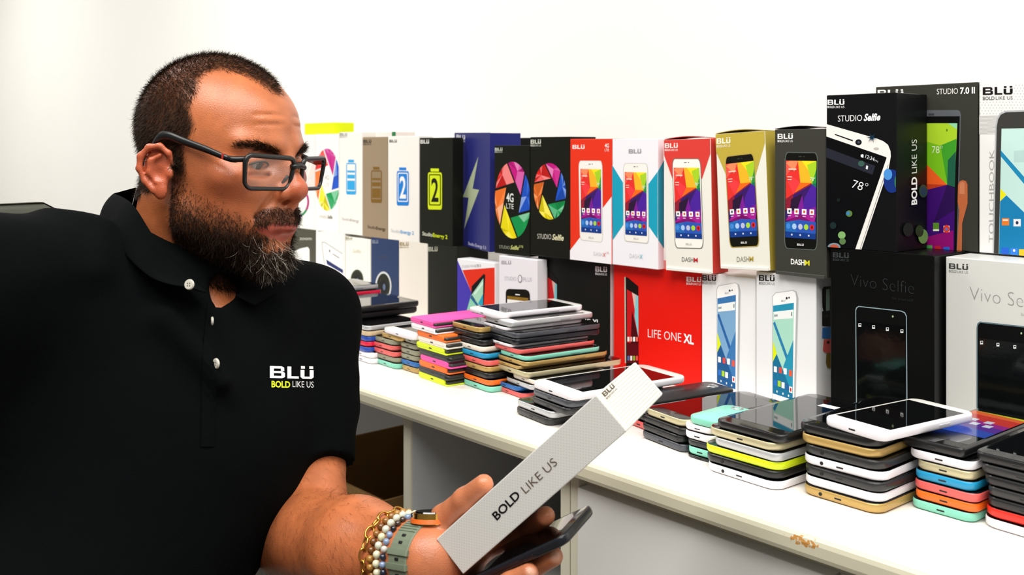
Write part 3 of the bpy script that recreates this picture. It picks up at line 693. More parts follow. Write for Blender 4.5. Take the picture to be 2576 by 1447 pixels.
pr.text('12:34', K4(345, 612), K4(410, 636), K4(352, 586), '#e0e4e8', 0, 0); pr.text('PM', K4(414, 638), K4(438, 648), K4(418, 624), '#c0c4c8', 0, 0)
pr.text('78°', K4(243, 832), K4(352, 866), K4(262, 772), '#f2f2f2', -.01, 0)
pr.poly(L([(354, 668), (368, 672), (364, 698), (350, 694)], K4), '#e4e4e8'); pr.done()
pr = Print(c15, 'printed_bokeh')
for x, y, rx, ry, c in ((545, 785, 62, 88, '#16307a'), (515, 735, 32, 42, '#4a8fd6'), (585, 790, 22, 50, '#2f6a4a'), (318, 655, 24, 22, '#3a5a52'), (228, 1026, 24, 24, '#5a7a3a'), (220, 1024, 14, 14, '#3a7fb4'),
                        (174, 1186, 28, 28, '#7fae6a'), (180, 1232, 24, 24, '#5a7a4a'), (110, 1115, 24, 26, '#1a2a2c'), (150, 925, 14, 14, '#14201a'), (118, 1275, 48, 32, '#7a8a96'), (118, 1278, 34, 22, '#c0553a')):
    pr.done(); pr = Print(c15, 'bokeh_spot', pr.face); pr.poly(L(ellipse(x, y, rx, ry, 18), K4), c)
pr.done(); pr = Print(c15, 'light_star')
for a in range(0, 360, 30):
    r = 44 if a % 60 == 0 else 24; a_ = math.radians(a+8)
    pr.poly(L([(398+5*math.cos(a_+1.57), 462+5*math.sin(a_+1.57)), (398+r*math.cos(a_), 462+r*.9*math.sin(a_)), (398-5*math.cos(a_+1.57), 462-5*math.sin(a_+1.57))], K4), '#16384f', False)
pr.done()
pr = Print(c15, 'side_lettering', 'right')
pr.text('BOLD', K4(717, 958), K4(717, 752), K4(678, 962), '#f4f4f4', .035, 0); pr.text('LIKE US', K4(717, 724), K4(717, 474), K4(678, 728), '#e4e4e4', -.006, 0); pr.done()
pr = Print(c15, 'printed_bokeh', 'right')
for x, y, rx, ry, c in ((764, 858, 32, 48, '#2f4a2c'), (764, 858, 22, 36, '#2c3f52'), (762, 1195, 36, 54, '#6f9a52'), (735, 1155, 30, 44, '#2a3a1c'), (650, 1145, 38, 52, '#16221c')):
    pr.done(); pr = Print(c15, 'bokeh_spot', pr.face); pr.poly(L(ellipse(x, y, rx, ry, 18), K4), c)
pr.done()
c16 = Box('large charcoal box behind the tilted handset box, with a hand holding a phone', 2203, 2461, ZV, 0, H=(CAMZ-(219-VH)/FPX*col_t(2203, .342+c15.d+.003).y)-ZV, t=0.342+c15.d+0.003, front='#373731', group=UPP, depth=0.05)
logo_at(c16, K4, 437, 104, 628, 190, '#f2f2f0'); texts(c16, K4, [('STUDIO', 877, 140, 1034, 136, 42, '#e4e4e0', 0, 0), ('7.0 II', 1050, 136, 1160, 132, 46, '#f4f4f0', .03, 0)])
pr = Print(c16, 'printed_phone')
pr.poly(L([(500, 258), (1030, 256), (1048, 264), (1057, 290), (1030, 1400), (500, 1400)], K4), '#5a5e64'); pr.poly(L([(500, 305), (1048, 303), (1022, 1400), (500, 1400)], K4), '#0c0d0c')
pr.poly(L([(815, 282), (858, 281), (858, 298), (815, 299)], K4), '#3a3d42')
for pts, c in (([(600, 355), (1030, 355), (1010, 820), (955, 812), (600, 600)], '#74b81e'), ([(600, 355), (1030, 355), (1025, 480), (900, 520), (600, 430)], '#a8cf2e'), ([(1030, 355), (1026, 400), (960, 355)], '#8fd6a8'),
               ([(955, 812), (960, 630), (1020, 560), (1012, 830)], '#1f5a44'), ([(955, 810), (905, 520), (1024, 470), (1018, 565), (960, 630)], '#3f9a2a'), ([(600, 560), (700, 560), (955, 812), (815, 862), (600, 900)], '#e85c22'),
               ([(600, 800), (955, 812), (815, 862), (600, 900)], '#b83a1c'), ([(600, 900), (955, 812), (1012, 835), (1005, 1400), (600, 1400)], '#3b0f6a'), ([(955, 812), (1012, 835), (1008, 1000), (850, 1100)], '#2a0f4c'),
               ([(600, 1250), (1000, 1150), (1002, 1400), (600, 1400)], '#8a0f6c')):
    pr.poly(L(pts, K4), c)
for x, y, c in ((872, 1132, '#dfe8d0'), (872, 1118, '#5a8a2a'), (950, 1140, '#f0d8c8'), (950, 1298, '#2a5ac0'), (822, 1285, '#4a9a4a'), (885, 1290, '#b0202a')): pr.poly(L(sq(x, y, 22, 24), K4), c)
pr.poly(L(ellipse(950, 1140, 22, 30, 14), K4), '#d83a28'); pr.poly(L(ellipse(950, 1142, 9, 12, 10), K4), '#3a74d6')
pr.text('78°', K4(842, 578), K4(920, 578), K4(842, 525), '#eaf4d8', -.01, 0)
pr.poly(L([(948, 398), (958, 398), (958, 414), (948, 414)], K4), '#557a2a'); pr.done()
pr = Print(c16, 'printed_finger'); pr.poly(L([(1035, 812), (1048, 786), (1068, 777), (1094, 784), (1106, 812), (1106, 950), (1082, 1040), (1066, 1100), (1062, 1400), (1020, 1400), (1044, 1000), (1032, 940)], K4), '#b5623c')
pr.poly(L([(1048, 800), (1068, 790), (1085, 800), (1084, 880), (1046, 880)], K4), '#c47a55'); pr.done()
c17 = Box('large white tablet box with dotted top and vertical grey title', 2463, 2720, ZV, 0, H=c16.h+0.001, t=0.342+c15.d+0.001, front='#e9e8e6', group=UPP, depth=0.05)
pr = Print(c17, 'dotted_pattern')
for i in range(15):
    for j in range(11):
        x = 1200+i*24+(j % 2)*12; y = 72+j*21
        if not (1210 < x < 1450 and y < 190): pr.poly(L(sq(x, y, 3, 3), K4), '#bdbcb9', False)
pr.poly(L([(1186, 300), (1400, 292), (1400, 432), (1180, 436)], K4), '#d2d2d0')
for i in range(14): pr.poly(L([(1186, 306+i*9.5), (1400, 298+i*9.5), (1400, 300+i*9.5), (1186, 308+i*9.5)], K4), '#b6b6b4', False)
pr.done()
logo_at(c17, K4, 1218, 84, 1440, 182, '#161616', '#6f6f70', slope=-.02)
texts(c17, K4, [], 'lettering')
pr = Print(c17, 'side_title'); pr.text('TOUCHBOOK', K4(1300, 1242), K4(1304, 552), K4(1262, 1242), '#a9a9a8', -.012, 0); pr.done()
pr = Print(c17, 'printed_tablet')
pr.poly(L([(1290, 1400), (1312, 380), (1322, 320), (1345, 280), (1385, 262), (1900, 240), (1900, 1400)], K4), '#b0b3b6'); pr.poly(L([(1300, 1400), (1322, 385), (1332, 328), (1352, 292), (1388, 274), (1900, 254), (1900, 1400)], K4), '#3c3b39')
pr.poly(L([(1336, 1400), (1358, 395), (1900, 385), (1900, 1400)], K4), '#bfe0da')
pr.poly(L([(1352, 555), (1900, 1180), (1900, 1250), (1352, 600)], K4), '#1f86b4'); pr.poly(L([(1350, 840), (1395, 885), (1348, 935)], K4), '#e6e01c')
pr.poly(L([(1348, 935), (1395, 890), (1900, 1380), (1900, 1400), (1338, 1400)], K4), '#1c7cb0'); pr.poly(L([(1450, 560), (1600, 550), (1600, 640), (1450, 645)], K4), '#b2d0cc')
for x, y, c in ((1388, 1087, '#e07a2a'), (1474, 1094, '#e6e4e6'), (1385, 1305, '#2a62d0'), (1452, 1310, '#3a7fe0'), (1515, 1318, '#f0c030')): pr.poly(L(sq(x, y, 27, 27), K4), c)
pr.poly(L(ellipse(1474, 1094, 11, 13, 12), K4), '#2a3a5a'); pr.poly(L(sq(1388, 1075, 20, 5), K4), '#fbe8d8'); pr.poly(L(ellipse(1452, 1300, 9, 10, 10), K4), '#eaf0fa'); pr.done()

# boxes partly hidden behind the front rows
c18 = Box('lime green box lying on top of the white boxes by the wall', 766, 842, c2.z1, 0, H=0.026, t=0.385, depth=0.05, front='#dbe80e', group=None, name='lime_box')
c19 = Box('pale pink box with a green corner standing behind the brown battery box', 913, 996, c4.z0, 333, t=0.43, depth=0.05, front='#eee2dd', group=None)
pr = Print(c19, 'green_corner'); pr.poly([(986, 300), (1010, 300), (1010, 352), (986, 352)], '#1f7a4a'); pr.done()
c20 = Box('plain black box standing behind the shutter boxes', 1300, 1342, TM, 347, t=0.475, depth=0.05, front='#191a14', group=None)

# ------------------------------------------------------------------ phones in stacks
m_glass = mat('#050607', 0.035, spec=0.6, coat=0.3)
m_port = mat('#0b0b0b', 0.6); m_silver = mat('#b9bbbd', 0.3, metal=0.7)
def shell(W, L_, T, r, prof, name='shell'):
    "rounded slab lofted through (z, inset) rings"
    bm = bmesh.new(); rings = []
    for z, ins in prof:
        pts = rrect(ins, ins, W-ins, L_-ins, max(r-ins*0.6, 0.0012), 5)
        rings.append([bm.verts.new((x, y, z)) for x, y in pts])
    n = len(rings[0])
    for a, b in zip(rings, rings[1:]):
        for i in range(n): bm.faces.new((a[i], a[(i+1) % n], b[(i+1) % n], b[i]))
    bm.faces.new(rings[0][::-1]); bm.faces.new(rings[-1])
    me = bm_mesh(bm, name)
    for p in me.polygons: p.use_smooth = len(p.vertices) == 4
    return me
ORD = ['topmost', 'second', 'third', 'fourth', 'fifth', 'sixth', 'seventh', 'eighth', 'ninth', 'tenth', 'eleventh', 'twelfth', 'thirteenth', 'fourteenth', 'fifteenth', 'sixteenth']
PAL = {'white': '#eceaf0', 'black': '#17181a', 'dark': '#2a2b2c', 'grey': '#54575e', 'silver': '#c3c6c8', 'gold': '#c2a15e', 'champagne': '#c9c09a', 'olive grey': '#8f9078', 'mint': '#84d6bd', 'coral': '#e5625e',
       'red': '#e02a1e', 'orange': '#f2701c', 'lime': '#d5ea12', 'pink': '#ee4fa4', 'blue': '#1d66b0', 'sky blue': '#1f97c8', 'navy': '#14171f', 'crimson': '#d8123e', 'royal blue': '#1746a8', 'cream': '#e9e0d2', 'beige': '#cdb592'}
def make_phone(root, W, L_, T, colour, kind='phone', face='black', port=True, jack=False, btn=True, r=0.010, art=None):
    hexv = PAL[colour]; metal = 0.35 if colour in ('gold', 'silver', 'champagne', 'grey') else 0.0
    mb = mat(hexv, 0.32, metal=metal, spec=0.5)
    if kind == 'folio':
        # book-style case: back plate, phone between, cover plate joined by a rounded spine
        w2 = W*1.05; r0 = 0.003; g = T*0.24
        link('back_plate', shell(w2, L_, g, r0, [(0, .0006), (.0006, 0), (g-.0006, 0), (g, .0006)]), root, mat(hexv, .5), True)
        link('case_tray', shell(W*0.96, L_, T, r0, [(g*.7, .0006), (g, .0001), (T-g, .0001), (T-g*.7, .0006)]), root, mat(hexv, .5), True)
        o = link('cover_plate', shell(w2*0.90, L_, g, r0, [(T-g, .0006), (T-g+.0006, 0), (T-.0008, 0), (T, .0008)]), root, mat(hexv, .5), True)
        ph = link('handset', shell(W*0.16, L_-.004, T-2*g, .003, [(g, .0003), (T-g, .0003)]), root, mat('#2b2d2b', .25)); ph.location = (W*0.885, .002, 0)
        bm = tube([(0.0005, 0.001, T/2), (0.0005, L_-0.001, T/2)], T*0.46, 10); link('spine', bm_mesh(bm), root, mat(hexv, .5), smooth=True)
        if port: link('port', bm_mesh(box_bm(W*.44, W*.54, -0.0004, 0.002, T*.36, T*.62, .0006, 1)), root, m_port)
        return
    b = T*0.30
    prof = [(0, b*1.6), (T*.05, b*.85), (T*.16, b*.32), (T*.34, .0001), (T*.72, 0), (T*.90, b*.10), (T*.965, b*.30)]
    body = link('body', shell(W, L_, T, r, prof), root, mb, True)
    if kind == 'back':      # lying face down: camera ring on the back
        link('camera_ring', bm_mesh(tube([(W*.5+.006*math.cos(a), L_*.88+.006*math.sin(a), T*.975) for a in [i*math.pi/8 for i in range(16)]], .0011, 6, True)), root, m_silver, True)
        link('flash', bm_mesh(box_bm(W*.5-.002, W*.5+.002, L_*.80, L_*.80+.004, T*.95, T*.99, .0006, 1)), root, m_silver)
        return
    fm = mat('#f0eee8', 0.18, coat=0.2) if face == 'white' else mat('#0a0b0c', 0.10, coat=0.3)
    i0 = b*.30
    fr = link('front_panel', shell(W-2*i0, L_-2*i0, T, max(r-i0*.6, .002), [(T*.955, 0), (T*.985, 0), (T, .0006)]), root, fm, True); fr.location = (i0, i0, 0)
    sx, sy = W*.055, L_*.105
    sc = link('screen', pydata([(sx, sy, T+.00012), (W-sx, sy, T+.00012), (W-sx, L_-sy*.95, T+.00012), (sx, L_-sy*.95, T+.00012)], [(0, 1, 2, 3)]), fr, m_glass); sc.location = (-i0, -i0, 0)
    if art: art(root, sx, W-sx, sy, L_-sy*.95, T+.00030)
    if port:
        link('port', bm_mesh(box_bm(W*.5-.0042, W*.5+.0042, -.0004, .002, T*.38, T*.62, .0008, 1)), root, m_port)
    if jack:
        link('headphone_jack', bm_mesh(tube([(W*.28, -.0005, T*.5), (W*.28, .002, T*.5)], .0018, 10)), root, m_port)
    if btn:
        link('side_button', bm_mesh(box_bm(W-.0006, W+.0005, L_*.58, L_*.70, T*.38, T*.60, .0003, 1)), root, mat(shade(hexv, .8), .3, metal=metal))
NSTACK = [0]
def stack(descr, base_px, T, items, yaw=-5.0, group=None, t_add=0.0):
    "items from the bottom up: (uL, uR, colour, options)"
    p = on_z(base_px[0], base_px[1], DESKZ); tt = t_of(p)+t_add; z = DESKZ+0.0002; R = random.Random(sum(map(ord, descr)))
    n = len(items)
    for k, it in enumerate(items):
        uL, uR, colour = it[:3]; o = dict(it[3]) if len(it) > 3 else {}
        yw = math.radians(o.pop('yaw', yaw)+R.uniform(-1.0, 1.0)); ang = YAW+yw
        q = col_t(uL, tt+o.pop('dt', 0.0)); uR = uL+(uR-uL)*.965; d = Vector((math.cos(ang), math.sin(ang), 0)); kk = (uR-UC)/FPX
        W = o.pop('W', (kk*q.y-q.x)/(d.x-kk*d.y)); L_ = o.pop('L', W*1.92); Ti = o.pop('T', T)
        q.z = z; z += Ti+0.0003
        j = n-1-k; kind = o.get('kind', 'phone')
        what = {'phone': 'phone', 'folio': 'flip-case phone', 'back': 'phone lying face down'}[kind]
        pos = 'topmost of' if j == 0 else ('lowest of' if k == 0 else '%s from the top of' % ORD[j])
        root = thing('smartphone', '%s %s, %s the %s' % (colour, what, pos, descr), 'phone', 'phones in the '+descr, loc=q, rz=ang)
        make_phone(root, W, L_, Ti, colour, **o)
W_ = {'face': 'white'}
stack('stack behind the shirt shoulder', (752, 842), 0.0092, [(752, 812, c, {'L': .115}) for c in ('black', 'grey', 'black', 'silver', 'black', 'grey', 'silver')]+[(754, 815, 'black', {'L': .115}), (752, 816, 'crimson', {'L': .118}), (750, 812, 'silver', {'L': .116})])
stack('stack beside the shirt sleeve', (884, 902), 0.0084, [(882, 936, 'white', {'face': 'white', 'L': .09}), (880, 934, 'white', {'face': 'white', 'L': .09})]+[(850, 926, c, {'L': .10}) for c in ('royal blue', 'crimson', 'royal blue', 'beige', 'silver')]+[
      (800, 892, 'black', {'L': .128, 'T': .0115, 'dt': .01}), (800, 894, 'black', {'L': .128, 'T': .0105, 'dt': .01})], yaw=-3)
stack('coral and mint stack', (941, 913), 0.0085, [(941, 998, 'mint'), (938, 999, 'olive grey'), (930, 994, 'coral'), (926, 992, 'coral'), (938, 992, 'olive grey'), (955, 1008, 'gold')], yaw=-3)
stack('dark stack beside the flip cases', (999, 927), 0.0085, [(1006, 1052, 'gold'), (1004, 1052, 'blue'), (1003, 1051, 'olive grey'), (1003, 1052, 'olive grey'), (1002, 1050, 'olive grey'), (1012, 1050, 'olive grey')], yaw=-3)
q = col_t(960, t_of(on_z(941, 913, DESKZ))-.004); q.z = DESKZ+.0002+6*.0088+.0001
tb = thing('tablet', 'white framed tablet lying across the coral and the dark stack', 'tablet', loc=q, rz=YAW-math.radians(4)); make_phone(tb, .094, .180, .0085, 'white', face='white', r=.012)
fo = {'kind': 'folio', 'L': .135}
stack('bright stack of flip cases', (1054, 949), 0.0086, [(a, b, c, fo) for a, b, c in ((1055, 1123, 'lime'), (1055, 1124, 'dark'), (1056, 1128, 'orange'), (1059, 1131, 'pink'), (1056, 1129, 'dark'), (1049, 1121, 'lime'), (1053, 1124, 'cream'), (1051, 1119, 'orange'), (1036, 1096, 'white'), (1034, 1091, 'pink'))])
stack('rounded stack on a mint phone', (1161, 966), 0.0086, [(1161, 1235, 'mint'), (1160, 1233, 'orange'), (1160, 1231, 'black'), (1158, 1229, 'gold'), (1158, 1229, 'coral'), (1154, 1223, 'sky blue'), (1147, 1217, 'cream'), (1142, 1217, 'black'), (1135, 1208, 'black'), (1132, 1208, 'gold')])
stack('tall stack of mixed handsets', (1237, 977), 0.0072, [(1237, 1318, 'coral', {'jack': True}), (1235, 1305, 'blue'), (1268, 1342, 'silver'), (1285, 1350, 'cream'), (1240, 1329, 'champagne', {'T': .0085}), (1228, 1310, 'gold', {'T': .005}), (1247, 1326, 'gold'),
      (1253, 1326, 'mint'), (1238, 1309, 'coral'), (1219, 1290, 'white', {'T': .0045}), (1222, 1300, 'navy', {'T': .0082}), (1222, 1301, 'grey', {'T': .0082}), (1211, 1280, 'white', {'T': .005}), (1215, 1287, 'silver', {'face': 'white', 'L': .150, 'T': .0085}), (1176, 1252, 'white', {'face': 'white', 'L': .155, 'T': .0080})], yaw=-8)
stack('stack under the big white tablet', (1293, 1040), 0.0094, [(1293, 1415, 'dark', {'W': .078}), (1295, 1400, 'silver', {'W': .082}), (1332, 1440, 'dark', {'W': .082, 'L': .155}), (1335, 1445, 'grey', {'W': .083, 'L': .155}), (1334, 1443, 'white', {'face': 'white', 'L': .186, 'W': .091, 'r': .013})], yaw=-8)
stack('black stack beside the held box', (1609, 1100), 0.0092, [(1609, 1722, 'grey'), (1609, 1715, 'black'), (1613, 1722, 'black'), (1618, 1722, 'champagne', {'L': .160, 'r': .012})], yaw=-11)
def back_stack():
    q = D(0.383, 0.157); ang = YAW-math.radians(12); z = DESKZ+.0002
    d = Vector((math.cos(ang), math.sin(ang), 0)); e = Vector((-d.y, d.x, 0))
    for k, (c, dz, kind) in enumerate((('coral', 0, 'phone'), ('black', 0, 'phone'), ('black', 0, 'phone'), ('black', 0, 'back'))):
        q2 = q-d*0.0005*k+e*0.001*(k % 2); q2.z = z; z += .0095
        root = thing('smartphone', '%s phone%s, %s of the low stack behind the held white box' % (c, ' lying face down' if kind == 'back' else '', ['lowest', 'third from the top', 'second from the top', 'topmost'][k]), 'phone', 'phones in the low stack behind the held box', loc=q2, rz=ang)
        make_phone(root, .053, .135, .0092, c, kind)
back_stack()
stack('short mint and white stack', (1722, 1147), 0.0092, [(1722, 1770, 'dark', {'W': .040, 'L': .10, 'T': .003}), (1724, 1770, 'mint', {'W': .040, 'L': .10}), (1722, 1770, 'dark', {'W': .040, 'L': .10, 'T': .007}), (1716, 1770, 'white', {'W': .042, 'L': .105}), (1716, 1770, 'white', {'W': .042, 'L': .105, 'face': 'white', 'T': .0075}), (1728, 1770, 'mint', {'W': .041, 'L': .074, 'kind': 'back'})], yaw=0)
def sticker(root, x0, x1, y0, y1, z): link('label_sticker', pydata([(x0+.035, y1-.030, z), (x1-.004, y1-.030, z), (x1-.004, y1-.018, z), (x0+.035, y1-.018, z)], [(0, 1, 2, 3)]), root, mat('#e9e8ee', .5))
stack('wide stack with a lime phone', (1768, 1181), 0.0093, [(1769, 1962, 'white', {'jack': True, 'r': .014}), (1766, 1962, 'black', {'jack': True, 'r': .014}), (1764, 1966, 'lime', {'r': .014, 'port': False}), (1790, 1985, 'silver', {'port': False, 'W': .085}), (1774, 1960, 'champagne', {'r': .014, 'L': .165}), (1796, 1990, 'black', {'L': .178, 'W': .087, 'port': False, 'art': sticker})], yaw=-2)
stack('gold, white and black stack', (2010, 1240), 0.0098, [(2010, 2219, 'gold', {'jack': True, 'r': .014}), (2013, 2222, 'white', {'r': .014, 'port': False}), (2013, 2222, 'dark', {'jack': True, 'r': .014}), (2011, 2228, 'white', {'jack': True, 'r': .014}), (2014, 2222, 'dark', {'jack': True, 'r': .014}),
      (2005, 2214, 'gold', {'port': False, 'r': .014}), (2001, 2212, 'black', {'L': .172, 'port': False, 'r': .014}), (2068, 2228, 'white', {'face': 'white', 'L': .142, 'yaw': -9, 'dt': .004})], yaw=-0.5)
def lit_screen(root, x0, x1, y0, y1, z):
    "colourful picture on the display that is switched on"
    cols = ['#2a4fb8', '#5b2a9c', '#9a1f8c', '#d8342a', '#f0682a', '#d6d81c']
    def emis(h):
        m = bpy.data.materials.get('screen_'+h)
        if m: return m
        m = bpy.data.materials.new('screen_'+h); m.use_nodes = True; b = m.node_tree.nodes['Principled BSDF']; c = hexc(h)
        b.inputs['Base Color'].default_value = (.01, .01, .01, 1); b.inputs['Emission Color'].default_value = (*c, 1); b.inputs['Emission Strength'].default_value = 0.8; b.inputs['Roughness'].default_value = .06; return m
    P2 = [(.0, .0), (1, 0), (1, .22), (0, .34)], [(0, .34), (1, .22), (1, .42), (0, .52)], [(0, .52), (1, .42), (1, .56), (0, .64)], [(0, .64), (1, .56), (1, .82), (0, .86)], [(0, .86), (1, .82), (1, .93), (0, 1)], [(.3, .98), (1, .93), (1, 1), (0, 1)]
    vs_, fs_ = [], []
    for k, pts in enumerate(P2):
        i = len(vs_); vs_ += [(x0+(x1-x0)*a, y0+(y1-y0)*(.25+.75*b), z+k*.00001) for a, b in pts]; fs_.append((i, i+1, i+2, i+3))
    for a, b in ((.2, .45), (.45, .46), (.7, .44), (.3, .62), (.6, .6)):
        i = len(vs_); vs_ += [(x0+(x1-x0)*(a+dx), y0+(y1-y0)*(.25+.75*b+dy), z+.0001) for dx, dy in ((-.07, -.04), (.07, -.04), (.07, .04), (-.07, .04))]; fs_.append((i, i+1, i+2, i+3))
    me = pydata(vs_, fs_); o = link('lit_display', me, root)
    for h in cols+['#dfe4f0']: me.materials.append(emis(h))
    for k, p in enumerate(me.polygons): p.material_index = min(k, 6)
stack('colourful stack under the lit display', (2285, 1275), 0.0092, [(2286, 2455, 'mint'), (2294, 2462, 'orange'), (2292, 2463, 'coral'), (2294, 2455, 'sky blue'), (2300, 2452, 'champagne'), (2281, 2452, 'white'), (2266, 2430, 'black', {'L': .160, 'yaw': -1.0, 'r': .005, 'art': lit_screen, 'T': .0105})], yaw=-1.5)
stack('black stack on a white phone', (2464, 1322), 0.0093, [(2464, 2690, 'white', {'port': False, 'r': .014}), (2469, 2695, 'red', {'port': False, 'r': .014}), (2476, 2690, 'black'), (2476, 2690, 'dark'), (2468, 2690, 'black'), (2460, 2690, 'dark'), (2447, 2680, 'black', {'L': .165})], yaw=-2)

# ------------------------------------------------------------------ implicit surfaces for the person
class SDF:
    def __init__(s): s.ops = []
    def op(s, fn, c, R, k, mode): s.ops.append((fn, np.array(c, float), float(R), float(k), mode)); return s
    def ell(s, c, r, k=0.01, mode='add', rot=None):
        c = np.array(c, float); r = np.array(r, float)
        Rm = np.array(rot) if rot is not None else None
        def fn(p):
            q = p-c
            if Rm is not None: q = q @ Rm          # columns of Rm = local axes
            k0 = np.sqrt(((q/r)**2).sum(-1)); k1 = np.sqrt(((q/(r*r))**2).sum(-1))+1e-9
            return k0*(k0-1)/k1
        return s.op(fn, c, r.max(), k, mode)
    def cap(s, a, b, ra, rb=None, k=0.01, mode='add'):
        a = np.array(a, float); b = np.array(b, float); rb = ra if rb is None else rb; ab = b-a; L2 = (ab*ab).sum()+1e-12
        def fn(p):
            h = np.clip(((p-a) @ ab)/L2, 0, 1); q = p-a-h[..., None]*ab
            return np.sqrt((q*q).sum(-1))-(ra+(rb-ra)*h)
        return s.op(fn, (a+b)/2, math.sqrt(L2)/2+max(ra, rb), k, mode)
    def chain(s, pts, rs, k=0.006, mode='add'):
        for i in range(len(pts)-1): s.cap(pts[i], pts[i+1], rs[i], rs[i+1], k, mode)
        return s
    def plane_cut(s, c, n, k=0.003):
        "remove what lies on the side n points to"
        c = np.array(c, float); n = np.array(n, float); n /= np.linalg.norm(n)
        return s.op(lambda p: -((p-c) @ n), c, 1e3, k, 'sub')
    def eval(s, pts, cen, rad):
        "pts (nb, m, 3), block centres (nb, 3), block radius"
        d = np.full(pts.shape[:2], 1.0)
        for fn, c, R, k, mode in s.ops:
            near = np.linalg.norm(cen-c, axis=1) < R+2*k+rad*1.8
            if not near.any(): continue
            p = pts[near]; v = fn(p); a = d[near]
            if mode == 'add':
                h = np.clip(.5+.5*(v-a)/k, 0, 1); r = v*(1-h)+a*h-k*h*(1-h)
            else:
                v = -v; h = np.clip(.5-.5*(v-a)/k, 0, 1); r = v*(1-h)+a*h+k*h*(1-h)
            d[near] = r
        return d
    def mesh(s, lo, hi, h, warp=None):
        "surface nets on the blocks near the surface -> vertices, quads"
        B = 8; lo = np.array(lo, float); hi = np.array(hi, float)
        n = np.ceil((hi-lo)/(h*B)).astype(int)
        gi = np.stack(np.meshgrid(*[np.arange(m) for m in n], indexing='ij'), -1).reshape(-1, 3)
        cen = lo+(gi+.5)*h*B; rad = h*B*math.sqrt(3)/2
        d = s.eval(cen[:, None, :], cen, rad*1.5)[:, 0]
        act = np.abs(d) < rad*2.0+0.006
        gi = gi[act]; cen = cen[act]
        off = np.stack(np.meshgrid(*[np.arange(B+1)]*3, indexing='ij'), -1).reshape(-1, 3)
        V = np.empty((len(gi), (B+1)**3), np.float32)
        for i in range(0, len(gi), 1500):
            g = gi[i:i+1500]; pts = lo+(g[:, None, :]*B+off[None])*h
            V[i:i+1500] = s.eval(pts, cen[i:i+1500], rad)
        V = V.reshape(len(gi), B+1, B+1, B+1); S = V < 0
        cs = [(a, b, c) for a in (0, 1) for b in (0, 1) for c in (0, 1)]
        cnt = sum(S[:, a:a+B, b:b+B, c:c+B].astype(np.int8) for a, b, c in cs)
        bi, ci, cj, ck = np.nonzero((cnt > 0) & (cnt < 8))
        cv = np.stack([V[bi, ci+a, cj+b, ck+c] for a, b, c in cs], 1)
        acc = np.zeros((len(bi), 3)); num = np.zeros(len(bi)); co = np.array(cs, float)
        for e in range(8):
            for f in range(e+1, 8):
                if abs(co[e]-co[f]).sum() != 1: continue
                x = (cv[:, e] < 0) != (cv[:, f] < 0)
                t = cv[x, e]/(cv[x, e]-cv[x, f]); acc[x] += co[e]+(co[f]-co[e])*t[:, None]; num[x] += 1
        cell = gi[bi]*B+np.stack([ci, cj, ck], 1)
        verts = lo+(cell+acc/num[:, None])*h
        N = n*B+2; key = ((cell[:, 0]+1)*(N[1]+2)+(cell[:, 1]+1))*(N[2]+2)+cell[:, 2]+1
        order = np.argsort(key); ks = key[order]
        quads = []
        for ax in range(3):
            sl0 = [slice(0, B)]*3; sl1 = [slice(0, B)]*3; sl1[ax] = slice(1, B+1)
            a = S[(slice(None), *sl0)]; b = S[(slice(None), *sl1)]
            qb, qi, qj, qk = np.nonzero(a != b); inside = a[qb, qi, qj, qk]
            base = gi[qb]*B+np.stack([qi, qj, qk], 1); u, w_ = (ax+1) % 3, (ax+2) % 3
            ids = []; ok = np.ones(len(qb), bool)
            for du, dw in ((0, 0), (1, 0), (1, 1), (0, 1)):
                c = base.copy(); c[:, u] -= du; c[:, w_] -= dw
                kk = ((c[:, 0]+1)*(N[1]+2)+(c[:, 1]+1))*(N[2]+2)+c[:, 2]+1
                pos = np.clip(np.searchsorted(ks, kk), 0, len(ks)-1); ok &= ks[pos] == kk; ids.append(order[pos])
            q = np.stack(ids, 1)[ok]; ins = inside[ok]
            q[~ins] = q[~ins][:, ::-1]
            quads.append(q)
        quads = np.concatenate(quads)
        return verts, quads
def np_mesh(name, verts, quads, smooth=True):
    me = bpy.data.meshes.new(name); nq = len(quads); w = quads.shape[1]
    me.vertices.add(len(verts)); me.vertices.foreach_set('co', np.asarray(verts, np.float32).ravel())
    me.loops.add(nq*w); me.loops.foreach_set('vertex_index', np.asarray(quads, np.int32).ravel())
    me.polygons.add(nq); me.polygons.foreach_set('loop_start', np.arange(0, nq*w, w, dtype=np.int32)); me.polygons.foreach_set('loop_total', np.full(nq, w, np.int32))
    me.polygons.foreach_set('use_smooth', np.full(nq, smooth, bool))
    me.update(calc_edges=True); me.validate(); return me
def PV(u, v, d): return np.array(P(u, v, d))
def in_poly(px, poly):
    x, y = px[:, 0], px[:, 1]; ins = np.zeros(len(px), bool); n = len(poly)
    for i in range(n):
        x0, y0 = poly[i-1]; x1, y1 = poly[i]
        c = ((y0 > y) != (y1 > y)) & (x < (x1-x0)*(y-y0)/((y1-y0) if y1 != y0 else 1e-9)+x0); ins ^= c
    return ins
def poly_dist(px, poly, closed=True):
    d = np.full(len(px), 1e9); n = len(poly)
    for i in range(0 if closed else 1, n):
        a = np.array(poly[i-1], float); b = np.array(poly[i], float); ab = b-a
        t = np.clip(((px-a) @ ab)/((ab*ab).sum()+1e-9), 0, 1); d = np.minimum(d, np.linalg.norm(px-a-t[:, None]*ab, axis=1))
    return d

